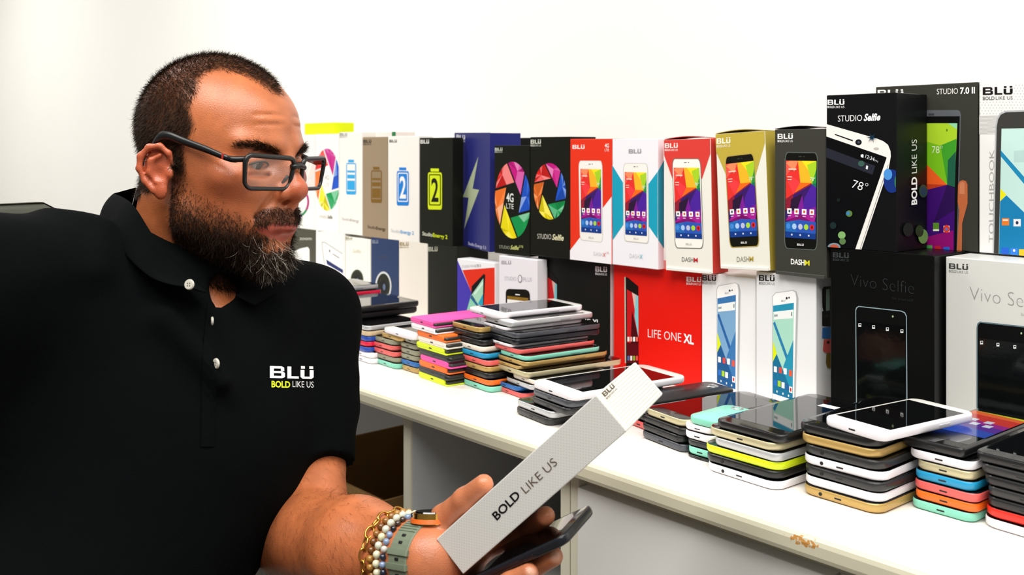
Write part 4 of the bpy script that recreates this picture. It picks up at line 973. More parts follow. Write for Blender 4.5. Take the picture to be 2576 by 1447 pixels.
# ---- head frame: X = his right, Y = face direction, Z = up
HY, HP, HR = math.radians(-115), math.radians(-2.5), math.radians(-2.0)
HS = 0.96; HPOS = P(546, 434, 1.075)
HRIG = Matrix.Translation(HPOS) @ Matrix.Rotation(HY, 4, 'Z') @ Matrix.Rotation(HP, 4, 'X') @ Matrix.Rotation(HR, 4, 'Y')
HEAD = HRIG @ Matrix.Scale(HS, 4)
HM = np.array(HRIG); HROT = HM[:3, :3]
def hw(p): return HROT @ (np.array(p, float)*HS)+HM[:3, 3]
def to_head(p): return ((p-HM[:3, 3]) @ HROT)/HS
def to_px(w): return np.stack([UC+FPX*w[:, 0]/w[:, 1], VH-FPX*(w[:, 2]-CAMZ)/w[:, 1]], 1)
body = SDF()
def hell(c, r, k=.01, mode='add', rz=0.0, sym=False):
    for sg in ((1, -1) if sym else (1,)):
        ca, sa = math.cos(rz*sg), math.sin(rz*sg)
        Rl = np.array([[ca, -sa, 0], [sa, ca, 0], [0, 0, 1]])
        body.ell(hw((c[0]*sg, c[1], c[2])), np.array(r)*HS, k*HS, mode, HROT @ Rl)
def hcap(a, b, ra, rb=None, k=.006, mode='add', sym=False):
    for sg in ((1, -1) if sym else (1,)): body.cap(hw((a[0]*sg, *a[1:])), hw((b[0]*sg, *b[1:])), ra*HS, (ra if rb is None else rb)*HS, k*HS, mode)
def hchain(pts, rs, k=.004, mode='add'):
    for i in range(len(pts)-1): hcap(pts[i], pts[i+1], rs[i], rs[i+1], k, mode, True)
def build_head():
    hell((0, -.008, .050), (.0740, .088, .080), .01)
    hell((0, .026, .050), (.062, .068, .054), .02)
    hell((0, .030, .004), (.066, .060, .066), .02)
    hell((0, .050, -.020), (.055, .046, .050), .02)
    hell((0, .036, -.056), (.057, .050, .038), .02)
    hell((0, .076, -.082), (.026, .020, .019), .02)
    hell((.054, .008, -.046), (.014, .018, .020), .02, sym=True)
    hell((.047, .060, -.002), (.020, .020, .014), .016, sym=True)
    hcap((.046, .068, .034), (.012, .087, .032), .0095, .010, .012, sym=True)
    hell((0, .076, -.046), (.033, .027, .024), .014)
    # nose
    hcap((0, .085, .026), (0, .1075, -.010), .0075, .0105, .012)
    hell((0, .1085, -.0135), (.0125, .0115, .0110), .006)
    hell((.0130, .0985, -.0170), (.0085, .0105, .0085), .005, sym=True)
    hell((.0068, .1030, -.0262), (.0042, .0065, .0042), .002, 'sub', sym=True)
    hcap((0, .106, -.024), (0, .099, -.036), .005, .006, .006)
    # eyes: socket, lids, slit
    hell((.0325, .0930, .0150), (.0175, .0120, .0125), .011, 'sub', sym=True)
    hell((.0325, .0730, .0150), (.0150, .0138, .0132), .003, sym=True)
    hell((.0325, .0880, .0105), (.0140, .0090, .0042), .0018, 'sub', sym=True)
    hcap((.021, .0862, .0228), (.046, .0815, .0220), .0014, .0012, .003, 'sub', sym=True)
    hcap((.020, .0862, .0010), (.044, .0815, .0005), .0016, .0012, .005, 'sub', sym=True)
    # mouth
    hcap((.002, .1030, -.0462), (.026, .0890, -.0490), .0044, .0022, .005, sym=True)
    hcap((.002, .1010, -.0545), (.023, .0885, -.0520), .0056, .0030, .005, sym=True)
    hcap((.0, .1085, -.0500), (.028, .0925, -.0503), .0013, .0010, .002, 'sub', sym=True)
    hcap((0, .1040, -.0655), (.014, .0985, -.0650), .0050, .0040, .010, 'sub', sym=True)
    hcap((.0185, .0985, -.0150), (.034, .0850, -.0430), .0022, .0018, .007, 'sub', sym=True)
    # forehead wrinkles
    for z in (.056, .066): hcap((.006, .0975-(z-.05)*.25, z), (.040, .083-(z-.05)*.25, z-.002), .0005, .0004, .004, 'sub', sym=True)
    # ears, laid out at full size and drawn in towards the ear canal
    E = lambda p: (.0745+(p[0]-.0745)*.95, -.003+(p[1]+.003)*.80, .000+(p[2]-.002)*.80)
    r8 = lambda r: tuple(x*.82 for x in r)
    hell(E((.0795, -.013, .004)), r8((.0046, .0175, .0295)), .005, rz=.32, sym=True)
    hell(E((.0790, -.004, -.0235)), r8((.0056, .0085, .0115)), .005, rz=.25, sym=True)
    hchain([E(p) for p in ((.0740, .008, .012), (.0795, .006, .026), (.0840, -.004, .0345), (.0880, -.018, .0325), (.0915, -.0280, .020), (.0915, -.0290, .004), (.0880, -.0220, -.012), (.0830, -.0120, -.0240))],
           [.0026, .0028, .0031, .0033, .0034, .0031, .0028, .0031], .003)
    hchain([E(p) for p in ((.0830, -.004, .0230), (.0860, -.0160, .0150), (.0860, -.0170, .000), (.0815, -.0090, -.0110), (.0765, .0000, -.0105))], [.0021, .0029, .0029, .0027, .0029], .003)
    hell(E((.0865, -.0035, -.0010)), r8((.0085, .0085, .0095)), .003, 'sub', sym=True)
    hell(E((.0755, .0060, -.0005)), r8((.0046, .0048, .0068)), .004, sym=True)
build_head()
# ---- neck, shoulder girdle, arm, hand
SHR, SHL = PV(-30, 735, .93), PV(772, 806, 1.21)
NB = PV(452, 735, 1.105)
body.cap(hw((0, -.030, -.030)), NB, .056, .060, .022)
body.cap(hw((.030, -.006, -.050)), PV(520, 740, 1.055), .012, .010, .02)      # neck muscle
body.cap(NB, SHR*.75+NB*.25+np.array((0, 0, -.02)), .055, .040, .03)
body.cap(NB, SHL*.75+NB*.25+np.array((0, 0, -.02)), .055, .038, .03)
CH = PV(500, 860, 1.08); body.cap(NB, CH, .06, .075, .03)
ELB, WRI = PV(748, 1345, 1.055), PV(1080, 1408, .893)
body.cap(SHL, PV(766, 1170, 1.124), .040, .0430, .008); body.cap(PV(766, 1170, 1.124), PV(764, 1300, 1.070), .0430, .0480, .010)
body.cap(ELB, PV(898, 1378, .958), .047, .044, .006); body.cap(PV(898, 1378, .958), WRI, .044, .0295, .015)
wd = WRI-PV(898, 1378, .958); wd /= np.linalg.norm(wd)
# frame of the held box: x along it, y away from us, z across its narrow side; the hand closes around it
HB_A, HB_B, HB_C = PV(1090, 1365, .874), PV(1165, 1445, .8637), PV(1490, 1003, .806)
hbx = HB_C-HB_A; HB_L = np.linalg.norm(hbx); hbx /= HB_L; hbz = HB_A-HB_B; HB_W = np.linalg.norm(hbz); hbz = hbz-(hbz @ hbx)*hbx; hbz /= np.linalg.norm(hbz); hby = np.cross(hbz, hbx)
def hbw(x, y, z): return HB_B+hbx*x+hby*y+hbz*z
def phz(x): return -.0008-.231*(x+.022)            # upper face of the phone under the box
# palm and fingers of the left hand that grips box and phone
PALM = hbw(-.042, .036, .010)
body.cap(WRI, PALM, .0280, .025, .015)
body.ell(hbw(-.040, .040, .006), (.026, .024, .026), .012)
body.cap(PV(1080, 1400, .896), hbw(-.024, .030, .032), .0195, .0150, .014)       # thenar
body.chain([hbw(-.024, .030, .032), hbw(.000, .026, .0462), hbw(.033, .021, .0452), hbw(.060, .018, .0442)], [.0146, .0112, .0100, .0084], .005)   # thumb
FING = {'index': ([hbw(-.030, .072, -.004), hbw(.022, .0850, -.0105), hbw(.058, .056, -.0098), hbw(.083, .026, -.0094)], [.0112, .0098, .0090, .0080]),
        'middle': ([hbw(-.040, .040, -.014), hbw(.002, .030, phz(.002)-.0188), hbw(.0444, .026, phz(.0444)-.0180), hbw(.0666, .022, phz(.0666)-.0168)], [.0112, .0102, .0094, .0082]),
        'ring': ([hbw(-.045, .022, -.018), hbw(-.004, .010, phz(-.004)-.0186), hbw(.0305, .006, phz(.0305)-.0178), hbw(.050, .004, phz(.050)-.0166)], [.0110, .0100, .0092, .0080]),
        'little': ([hbw(-.049, .005, -.020), hbw(-.016, -.009, phz(-.016)-.0176), hbw(.012, -.013, phz(.012)-.0168), hbw(.030, -.014, phz(.030)-.0156)], [.0100, .0090, .0082, .0070])}
for pts, rs in FING.values(): body.chain(pts, rs, .0035)
body.cap(PALM, FING['index'][0][0], .019, .0125, .010); body.cap(PALM, FING['middle'][0][0], .019, .013, .010); body.cap(PALM, FING['ring'][0][0], .018, .012, .010); body.cap(PALM, FING['little'][0][0], .018, .011, .010)
# knuckle creases and nails are cut as shallow grooves
body.chain([PV(740, 1322, 1.000), PV(800, 1290, 1.004), PV(862, 1247, 1.030)], [.0030, .0034, .0030], .006, 'sub')   # elbow fold
# right arm goes down to his lap outside the picture
ELR, WRR = PV(-330, 1420, .90), np.array((-.30, .72, .56))
body.cap(SHR, ELR, .045, .042, .02); body.cap(ELR, WRR, .042, .029, .02); body.cap(WRR, WRR+np.array((.07, -.05, -.02)), .026, .022, .01)
for k in range(5): body.cap(WRR+np.array((.06, -.05+.017*(k-1.5), -.02)), WRR+np.array((.125-.01*abs(k-2), -.08+.019*(k-1.5), -.035)), .010, .008, .004)
bv, bq = body.mesh((-.66, .60, .40), (.08, 1.36, 1.24), .0019)

# ---- where hair, beard, lips lie (read off the near side of the photo, mirrored to the far side)
loc = to_head(bv); mir = loc.copy(); mir[:, 0] = np.abs(mir[:, 0])
mpx = to_px((mir*HS) @ HROT.T+HM[:3, 3]); is_head = (loc[:, 2] > -.14) & (np.linalg.norm(loc, axis=1) < .21)
HAIR = [(733, 238), (715, 232), (692, 240), (670, 224), (632, 201), (593, 186), (562, 179), (535, 179), (512, 190), (501, 204), (500, 224), (492, 240), (478, 268), (488, 293), (497, 315), (480, 345), (466, 362), (468, 385), (470, 410),
        (468, 440), (432, 440), (425, 380), (380, 350), (360, 372), (352, 470), (362, 530), (340, 560), (200, 540), (200, 40), (790, 40), (745, 230)]
BEARD = [(424, 378), (470, 383), (474, 440), (490, 466), (520, 490), (561, 505), (613, 530), (634, 545), (655, 528), (690, 521), (720, 524), (748, 528), (768, 560), (772, 620), (760, 660), (730, 735), (600, 735), (530, 722), (490, 690), (447, 645), (426, 560), (430, 500), (434, 450)]
LIPS = [(636, 577), (665, 569), (693, 560), (716, 561), (738, 564), (748, 572), (742, 590), (730, 604), (705, 606), (678, 598), (655, 586)]
ear = (mir[:, 0] > .0765) & (mir[:, 1] < .010) & (mir[:, 2] < .042)
def hair_den(px, m, head):
    d = in_poly(px, HAIR)*np.clip(poly_dist(px, HAIR[:21], False)/14, .12, 1); e = (m[:, 0] > .0765) & (m[:, 1] < .010) & (m[:, 2] < .042)
    back = (m[:, 1] < -.02) & (m[:, 2] > -.022)
    return np.where(head & ~e & (m[:, 2] > -.030) & ~((m[:, 2] < -.010) & (m[:, 1] > -.035) & (m[:, 1] < .012)), np.where(back, 1.0, d), 0)
def beard_den(px, m, head):
    d = in_poly(px, BEARD)*np.clip(poly_dist(px, BEARD[1:13], False)/75, .05, 1)
    st = in_poly(px, [(640, 500), (790, 500), (790, 570), (640, 570)]); d = np.where(st & (d > 0), np.maximum(d, .95), d)
    lip = in_poly(px, LIPS); nl = (px[:, 0] > 660) & (px[:, 0] < 722) & (px[:, 1] > 600) & (px[:, 1] < 632)
    e = (m[:, 0] > .0765) & (m[:, 1] < .010)
    return np.where(head & ~lip & ~e & (m[:, 1] > -.01), d*np.where(nl, .25, 1), 0)
hd = hair_den(mpx, mir, is_head); bd = beard_den(mpx, mir, is_head); lp = (in_poly(mpx, LIPS) & is_head & (mir[:, 1] > .07)).astype(float)
skin = np.array(hexc('#b5683f')); red = np.array(hexc('#b04a34')); hairc = np.array(hexc('#2a1c10')); lipc = np.array(hexc('#a8473a'))
col = np.tile(skin, (len(bv), 1))
def blend(c, t): global col; t = t[:, None]; col = col*(1-t)+np.array(c)*t
rd = np.exp(-((loc-np.array((0, .113, -.014)))**2).sum(1)/(2*.014**2))*.6+np.exp(-((mir-np.array((.05, .06, -.01)))**2).sum(1)/(2*.020**2))*.35
blend(red, np.where(is_head, np.clip(rd, 0, 1), 0)); blend(red, np.where(is_head & ear, .55, 0))
armz = (~is_head) & (bv[:, 0] > -.35) & (bv[:, 2] < .86)
sstep = lambda x, a, b: (lambda t: t*t*(3-2*t))(np.clip((x-a)/(b-a), 0, 1))
blend(hexc('#c07a58'), .6*sstep(bv[:, 0], -.12, -.05)*sstep(bv[:, 2], .9, .85))
blend(hairc, np.clip(hd, 0, 1)*.72); blend(hairc, np.clip(bd, 0, 1)*.60); blend(lipc, lp*.85)
for c in (FING['middle'][0][3], FING['ring'][0][3]):
    nc = c+np.array((.002, -.0075, .003)); blend(hexc('#d9a88f'), .8*np.clip(1.6-np.linalg.norm(bv-nc, axis=1)/.0038, 0, 1))
bme = np_mesh('person_skin', bv, bq)
ca = bme.color_attributes.new('tint', 'FLOAT_COLOR', 'POINT'); ca.data.foreach_set('color', np.c_[col, np.ones(len(bv))].astype(np.float32).ravel())
def skin_mat():
    m = bpy.data.materials.new('mat_skin'); m.use_nodes = True; nt = m.node_tree; b = nt.nodes['Principled BSDF']
    at = nt.nodes.new('ShaderNodeAttribute'); at.attribute_name = 'tint'
    tc = nt.nodes.new('ShaderNodeTexCoord')
    n1 = nt.nodes.new('ShaderNodeTexNoise'); n1.inputs['Scale'].default_value = 55; n1.inputs['Detail'].default_value = 6; nt.links.new(tc.outputs['Object'], n1.inputs['Vector'])
    n2 = nt.nodes.new('ShaderNodeTexVoronoi'); n2.inputs['Scale'].default_value = 900; nt.links.new(tc.outputs['Object'], n2.inputs['Vector'])
    mr = nt.nodes.new('ShaderNodeMapRange'); mr.inputs[1].default_value = .3; mr.inputs[2].default_value = .7; mr.inputs[3].default_value = .86; mr.inputs[4].default_value = 1.14; nt.links.new(n1.outputs['Fac'], mr.inputs[0])
    mx = nt.nodes.new('ShaderNodeVectorMath'); mx.operation = 'SCALE'; nt.links.new(at.outputs['Color'], mx.inputs[0]); nt.links.new(mr.outputs[0], mx.inputs['Scale'])
    nt.links.new(mx.outputs[0], b.inputs['Base Color'])
    bp = nt.nodes.new('ShaderNodeBump'); bp.inputs['Strength'].default_value = .22; bp.inputs['Distance'].default_value = .0008; nt.links.new(n2.outputs['Distance'], bp.inputs['Height']); nt.links.new(bp.outputs['Normal'], b.inputs['Normal'])
    b.inputs['Roughness'].default_value = .34; b.inputs['Specular IOR Level'].default_value = .5
    b.inputs['Subsurface Weight'].default_value = .12; b.inputs['Subsurface Radius'].default_value = (.006, .0025, .0012); b.inputs['Subsurface Scale'].default_value = 1.0
    return m
person = thing('person', 'person in black polo shirt and glasses, seated, holding a white box and phone', 'person', loc=Vector((-.42, 1.14, 0)))
PINV = Matrix.Translation(-person.matrix_world.translation)
def pchild(name, me, m, smooth=True, parent=None):
    o = link(name, me, parent or person, m)
    o.matrix_parent_inverse = PINV if parent is None else Matrix.Identity(4)
    return o
skin_o = pchild('skin', bme, skin_mat())
# eyes
def eye(sg):
    bm = bmesh.new(); bmesh.ops.create_uvsphere(bm, u_segments=32, v_segments=20, radius=.0124)
    me = bm_mesh(bm)
    o = pchild('eye', me, [mat('#b5a89e', .35), mat('#1c100a', .3), mat('#050404', .3)])
    gz = Vector((-.10*1, .80, -.42)).normalized()      # gaze, head frame, looking down at the phone
    for p in me.polygons:
        a = p.center.normalized().dot(gz); p.material_index = 2 if a > .975 else (1 if a > .885 else 0); p.use_smooth = True
    o.matrix_world = HEAD @ Matrix.Translation((.0325*sg, .0728, .0150))
def lash(sg):
    pts = smooth_path([(sg*.0190, .0852, .0120), (sg*.0255, .0872, .0148), (sg*.0325, .0878, .0156), (sg*.0400, .0858, .0146), (sg*.0470, .0815, .0118)], 4)
    o = pchild('eyelashes', bm_mesh(tube(pts, [.0004]+[.0011]*(len(pts)-2)+[.0005], 6)), mat('#120b07', .6)); o.matrix_world = HEAD
def smooth_path(pts, n):
    pts = [np.array(p, float) for p in pts]; out = []
    for i in range(len(pts)-1):
        p0, p1, p2, p3 = pts[max(i-1, 0)], pts[i], pts[i+1], pts[min(i+2, len(pts)-1)]
        for k in range(n):
            t = k/n; out.append(.5*((2*p1)+(p2-p0)*t+(2*p0-5*p1+4*p2-p3)*t*t+(3*p1-p0-3*p2+p3)*t**3))
    out.append(pts[-1]); return out
for sg in (1, -1): eye(sg); lash(sg)

# ---- hair strands
RNG = np.random.default_rng(7)
tri = np.concatenate([bq[:, [0, 1, 2]], bq[:, [0, 2, 3]]])
ta = bv[tri[:, 0]]; tb = bv[tri[:, 1]]; tc_ = bv[tri[:, 2]]
tn = np.cross(tb-ta, tc_-ta); tarea = np.linalg.norm(tn, axis=1)/2; tn = tn/(2*tarea[:, None]+1e-12)
def sample(n, vden):
    wgt = tarea*vden[tri].mean(1); cs = np.cumsum(wgt)
    i = np.searchsorted(cs, RNG.random(n)*cs[-1]); i = np.clip(i, 0, len(tri)-1)
    r1, r2 = RNG.random(n), RNG.random(n); s_ = np.sqrt(r1)
    return ta[i]*(1-s_)[:, None]+tb[i]*(s_*(1-r2))[:, None]+tc_[i]*(s_*r2)[:, None], tn[i]
def strands(p, n, flow, length, width, lift, curl, seg=3):
    "tapered ribbons that leave along the surface flow and curl"
    N = len(p); f = flow-(flow*n).sum(1)[:, None]*n; f /= np.linalg.norm(f, axis=1)[:, None]+1e-9
    d = f*(1-lift)+n*lift+RNG.normal(0, .22, (N, 3)); d /= np.linalg.norm(d, axis=1)[:, None]
    side = np.cross(d, n+RNG.normal(0, .5, (N, 3))); side /= np.linalg.norm(side, axis=1)[:, None]+1e-9
    cv = RNG.normal(0, 1, (N, 3))*curl
    pts = []; cur = p-n*.0004; wds = np.linspace(1, .25, seg+1)
    for k in range(seg+1):
        pts += [cur-side*(width*wds[k]/2)[:, None], cur+side*(width*wds[k]/2)[:, None]]
        d = d+cv/seg+f*.12; d /= np.linalg.norm(d, axis=1)[:, None]; cur = cur+d*(length/seg)[:, None]
    V = np.stack(pts, 1).reshape(-1, 3); m = 2*(seg+1); base = (np.arange(N)*m)[:, None]
    q = np.concatenate([base+np.array([2*k, 2*k+1, 2*k+3, 2*k+2]) for k in range(seg)])
    return V, q
def hair_mat(hexs, rough=.5):
    m = mat(hexs, rough+.15, spec=.12, noise=.45, scale=400); return m
def make_hair(name, n, vden, flow_fn, l0, l1, w, lift, curl, m, seg=2, parent=None):
    p, nn = sample(n, vden); ln = RNG.uniform(l0, l1, n) if not callable(l0) else l0(p)
    V, q = strands(p, nn, flow_fn(p), ln, np.full(n, w), lift, curl, seg)
    o = pchild(name, np_mesh(name, V, q, False), m); o['kind'] = 'stuff'; return o
hfw, hup, hrt = HROT[:, 1], HROT[:, 2], HROT[:, 0]
def flow_scalp(p):
    l = to_head(p); t = np.clip((l[:, 2]-.04)/.07, 0, 1)[:, None]
    return (-hup*.8-hfw*.5)*(1-t)+(hfw*1.0-hup*.3+hrt*.1)*t
hdv = np.where(hd > 0, hd, 0)
make_hair('hair', 52000, hdv, flow_scalp, .005, .0095, .00042, .34, .30, hair_mat('#2b1c10', .42), 2)
flow_beard = lambda p: np.tile(-hup*1.0+hfw*.25, (len(p), 1))
def blen(p):
    l = to_head(p); t = np.clip((-.045-l[:, 2])/.045, 0, 1)*np.clip((l[:, 1]-.0)/.06, .25, 1); return (.006+.013*t)*RNG.uniform(.6, 1.15, len(p))
bdv = np.where(bd > 0, bd**1.3, 0)
make_hair('beard', 26000, bdv, flow_beard, blen, None, .00046, .42, .75, hair_mat('#22150c', .45), 3)
grey = bd*np.exp(-((mir-np.array((.008, .088, -.088)))**2).sum(1)/(2*.016**2))
make_hair('grey_beard', 380, np.where(grey > .02, grey, 0), flow_beard, .012, .022, .00042, .5, .9, hair_mat('#b9b2a4', .4), 4)
BROW = [(590, 372), (612, 360), (640, 357), (668, 362), (700, 378), (714, 392), (700, 398), (668, 384), (640, 376), (612, 374)]
brow = (in_poly(mpx, BROW) & is_head & (mir[:, 1] > .05) & (mir[:, 2] > .02)).astype(float)
if brow.sum() > 0:
    make_hair('eyebrows', 1900, brow, lambda p: np.sign(to_head(p)[:, :1])*hrt*1.0+hup*.25, .006, .010, .00042, .25, .2, hair_mat('#24170d', .5), 2)
armd = (armz & (bv[:, 0] < -.105) & (bv[:, 0] > -.30) & (bv[:, 2] < .765)).astype(float)
make_hair('arm_hair', 5200, armd, lambda p: np.tile(np.array(wd)*.6+np.array((0, 0, -.7)), (len(p), 1)), 0.007, .015, .00019, .16, .5, hair_mat('#1c110a', .5), 3)

# ------------------------------------------------------------------ shirt
SD, FD = np.array((.667, .747, 0)), np.array((.747, -.667, 0)); TR = np.stack([SD, FD, np.array((0, 0, 1.))], 1)
PELV = np.array((-.50, .95, .47)); MID = (SHR+SHL)/2
shirt = SDF()
shirt.ell(MID+np.array((0, 0, -.10))+FD*.005, (.195, .105, .17), .05, rot=TR)
shirt.cap(MID+np.array((0, 0, -.16))+FD*.02, PELV+np.array((0.03, 0.02, .12))+FD*.02, .125, .150, .06)
SHL2 = PV(772, 800, 1.205)
shirt.cap(NB+np.array((0, 0, .005)), SHR, .062, .066, .05); shirt.cap(NB+np.array((0, 0, .005)), SHL2, .060, .058, .05)
def sleeve(a, b, ra, rb, k):
    a, b = np.array(a, float), np.array(b, float); ab = b-a; L2 = (ab*ab).sum(); n = ab/math.sqrt(L2)
    def fn(p):
        h = np.clip(((p-a) @ ab)/L2, 0, 1.2); q = p-a-h[..., None]*ab
        d = np.sqrt((q*q).sum(-1))-(ra+(rb-ra)*h); return np.maximum(d, (p-b) @ n)
    shirt.op(fn, (a+b)/2, math.sqrt(L2)/2+max(ra, rb), k, 'add')
SLV = PV(768, 1168, 1.118)
sleeve(SHL2, SLV, .060, .0545, .025); sleeve(SHR, SHR+(ELR-SHR)*.85, .066, .060, .03)
# drape folds
for a, b, r in ((PV(118, 560, .985), PV(60, 700, .90), .010), (PV(186, 572, .995), PV(150, 680, .93), .009), (PV(250, 580, 1.0), PV(240, 680, .95), .007), (PV(690, 800, 1.09), PV(560, 1000, 1.0), .008),
                (PV(860, 960, 1.17), PV(720, 1010, 1.08), .007), (PV(868, 1030, 1.16), PV(740, 1060, 1.08), .006), (PV(420, 800, .97), PV(560, 960, .97), .006), (PV(640, 1120, 1.03), PV(480, 1300, .97), .008)):
    shirt.cap(a, b, r, r*.6, .03)
shirt.cap(hw((0, -.030, -.030)), NB+np.array((0, 0, .02)), .0615, .064, .006, 'sub')
shirt.cap(PV(566, 722, .90), PV(566, 722, 1.045), .016, .016, .004, 'sub'); shirt.cap(PV(555, 748, .90), PV(555, 748, 1.045), .009, .009, .004, 'sub'); shirt.cap(PV(549, 768, .90), PV(549, 768, 1.045), .004, .004, .003, 'sub')
sv, sq_ = shirt.mesh((-.78, .62, .42), (-.10, 1.42, 1.06), .0042)
def cloth_mat():
    m = bpy.data.materials.new('mat_black_pique'); m.use_nodes = True; nt = m.node_tree; b = nt.nodes['Principled BSDF']
    b.inputs['Base Color'].default_value = (*hexc('#07090a'), 1); b.inputs['Roughness'].default_value = .95; b.inputs['Specular IOR Level'].default_value = .04
    tc = nt.nodes.new('ShaderNodeTexCoord'); v = nt.nodes.new('ShaderNodeTexVoronoi'); v.inputs['Scale'].default_value = 900; nt.links.new(tc.outputs['Object'], v.inputs['Vector'])
    n = nt.nodes.new('ShaderNodeTexNoise'); n.inputs['Scale'].default_value = 9; n.inputs['Detail'].default_value = 3; nt.links.new(tc.outputs['Object'], n.inputs['Vector'])
    b1 = nt.nodes.new('ShaderNodeBump'); b1.inputs['Strength'].default_value = .35; b1.inputs['Distance'].default_value = .0006; nt.links.new(v.outputs['Distance'], b1.inputs['Height'])
    b2 = nt.nodes.new('ShaderNodeBump'); b2.inputs['Strength'].default_value = .5; b2.inputs['Distance'].default_value = .012; nt.links.new(n.outputs['Fac'], b2.inputs['Height']); nt.links.new(b1.outputs['Normal'], b2.inputs['Normal'])
    nt.links.new(b2.outputs['Normal'], b.inputs['Normal']); return m
m_cloth = cloth_mat()
shirt_o = pchild('polo_shirt', np_mesh('polo_shirt', sv, sq_), m_cloth)
BV = BVHTree.FromPolygons([tuple(v) for v in sv], [tuple(q) for q in sq_])
def on_shirt(u, v, off=.001):
    d = Vector(((u-UC)/FPX, 1, -(v-VH)/FPX)).normalized(); h = BV.ray_cast(CAMP, d)
    if h[0] is None: return P(u, v, 1.05), Vector((0, -1, 0))
    return h[0]-d*off, h[1]
def band(name, up, lo, m, th=.0022, rows=4, bulge=.004):
    a = smooth_path(up, 6); b = smooth_path(lo, 6); n = len(a); vs_, fs_ = [], []
    cen = NB+np.array((0, 0, .03))
    for i in range(n):
        for j in range(rows+1):
            t = j/rows; p = a[i]*(1-t)+b[i]*t; o = p-cen; o /= np.linalg.norm(o); vs_.append(p+o*bulge*math.sin(math.pi*t))
    for i in range(n-1):
        for j in range(rows): k = i*(rows+1)+j; fs_.append((k, k+1, k+rows+2, k+rows+1))
    o = pchild(name, pydata(vs_, fs_), m)
    for p in o.data.polygons: p.use_smooth = True
    md = o.modifiers.new('thick', 'SOLIDIFY'); md.thickness = th; md.offset = 0
    md = o.modifiers.new('sub', 'SUBSURF'); md.levels = 1; md.render_levels = 2; return o
band('collar', [PV(*p) for p in ((345, 470, 1.135), (300, 483, 1.12), (290, 487, 1.095), (312, 497, 1.05), (340, 520, 1.015), (382, 586, 1.0), (428, 648, .998), (476, 696, 1.0), (522, 738, 1.0))],
     [PV(*p) for p in ((330, 570, 1.16), (268, 560, 1.14), (250, 558, 1.09), (270, 588, 1.03), (300, 625, .99), (340, 668, .968), (382, 700, .96), (428, 716, .958), (478, 722, .965))], m_cloth)
band('collar', [PV(*p) for p in ((590, 742, 1.03), (640, 715, 1.08), (650, 650, 1.13), (560, 560, 1.15), (420, 480, 1.15), (345, 470, 1.135))],
     [PV(*p) for p in ((640, 770, 1.04), (700, 730, 1.09), (720, 680, 1.14), (620, 600, 1.18), (440, 560, 1.18), (330, 570, 1.16))], m_cloth)
# placket strip
rows = [(760+i*28) for i in range(14)]; vs_, fs_ = [], []
for i, v in enumerate(rows):
    c = 545-min(1, (v-760)/120.0)*10-(v-760)*.02
    for u in (c-22, c, c+13): vs_.append(on_shirt(u, v, .0016 if u != c+13 else .0004)[0])
for i in range(len(rows)-1):
    for j in range(2): k = i*3+j; fs_.append((k, k+3, k+4, k+1))
po = pchild('placket', pydata(vs_, fs_), m_cloth)
def button(u, v, d, n, r=.0052):
    n = Vector(n).normalized(); p = P(u, v, d) if d else on_shirt(u, v, .0022)[0]
    bm = bmesh.new(); bmesh.ops.create_cone(bm, cap_ends=True, segments=20, radius1=r, radius2=r*.9, depth=.0022); 
    bmesh.ops.bevel(bm, geom=[e for e in bm.edges if len(e.link_faces) == 2 and e.calc_face_angle(0) > .5], offset=.0005, segments=2, affect='EDGES')
    for k in range(4):
        a = math.pi/4+k*math.pi/2
        r_ = bmesh.ops.create_cone(bm, cap_ends=True, segments=8, radius1=.0006, radius2=.0006, depth=.0026)
        bmesh.ops.translate(bm, verts=r_['verts'], vec=(.0016*math.cos(a), .0016*math.sin(a), 0))
        for vv in r_['verts']:
            for f in vv.link_faces: f.material_index = 1
    o = pchild('button', bm_mesh(bm), [mat('#c9c6ba', .25, coat=.4), mat('#55524a', .6)])
    o.matrix_world = Matrix.Translation(p) @ n.to_track_quat('Z', 'Y').to_matrix().to_4x4()
button(476, 716, .957, (-.25, -1, .15)); button(533, 808, None, (-.95, -.45, .05), .0046); button(543, 915, None, (-.65, -.8, .05), .0052)
def embroider(name, txt_pts, c, lift=.0012):
    vs_, fs_ = txt_pts; q = [on_shirt(u, v, lift)[0] for u, v in vs_]
    o = pchild(name, pydata(q, [tuple(f) for f in fs_]), mat(c, .7, noise=.1, scale=300, bump=.3)); return o
mpb = lambda x, y: (679+110*x+2*y*0, 951-32*y+3*x)
lv, lf = [], []
for pts in LOGO:
    i = len(lv); lv += [mpb(*p) for p in pts]; lf.append(tuple(range(i, i+len(pts))))
embroider('embroidered_logo', (lv, lf), '#f2f2f2')
for txt, xa, xb, c, bo in (('BOLD', 683, 730, '#d5e21a', .03), ('LIKE US', 736, 789, '#e4e4e4', .0)):
    tv, tf = text_geo(txt, bo, 0); embroider('embroidered_tagline', ([(xa+(xb-xa)*x, 974+1.5*x-15.5*y) for x, y in tv], tf), c)

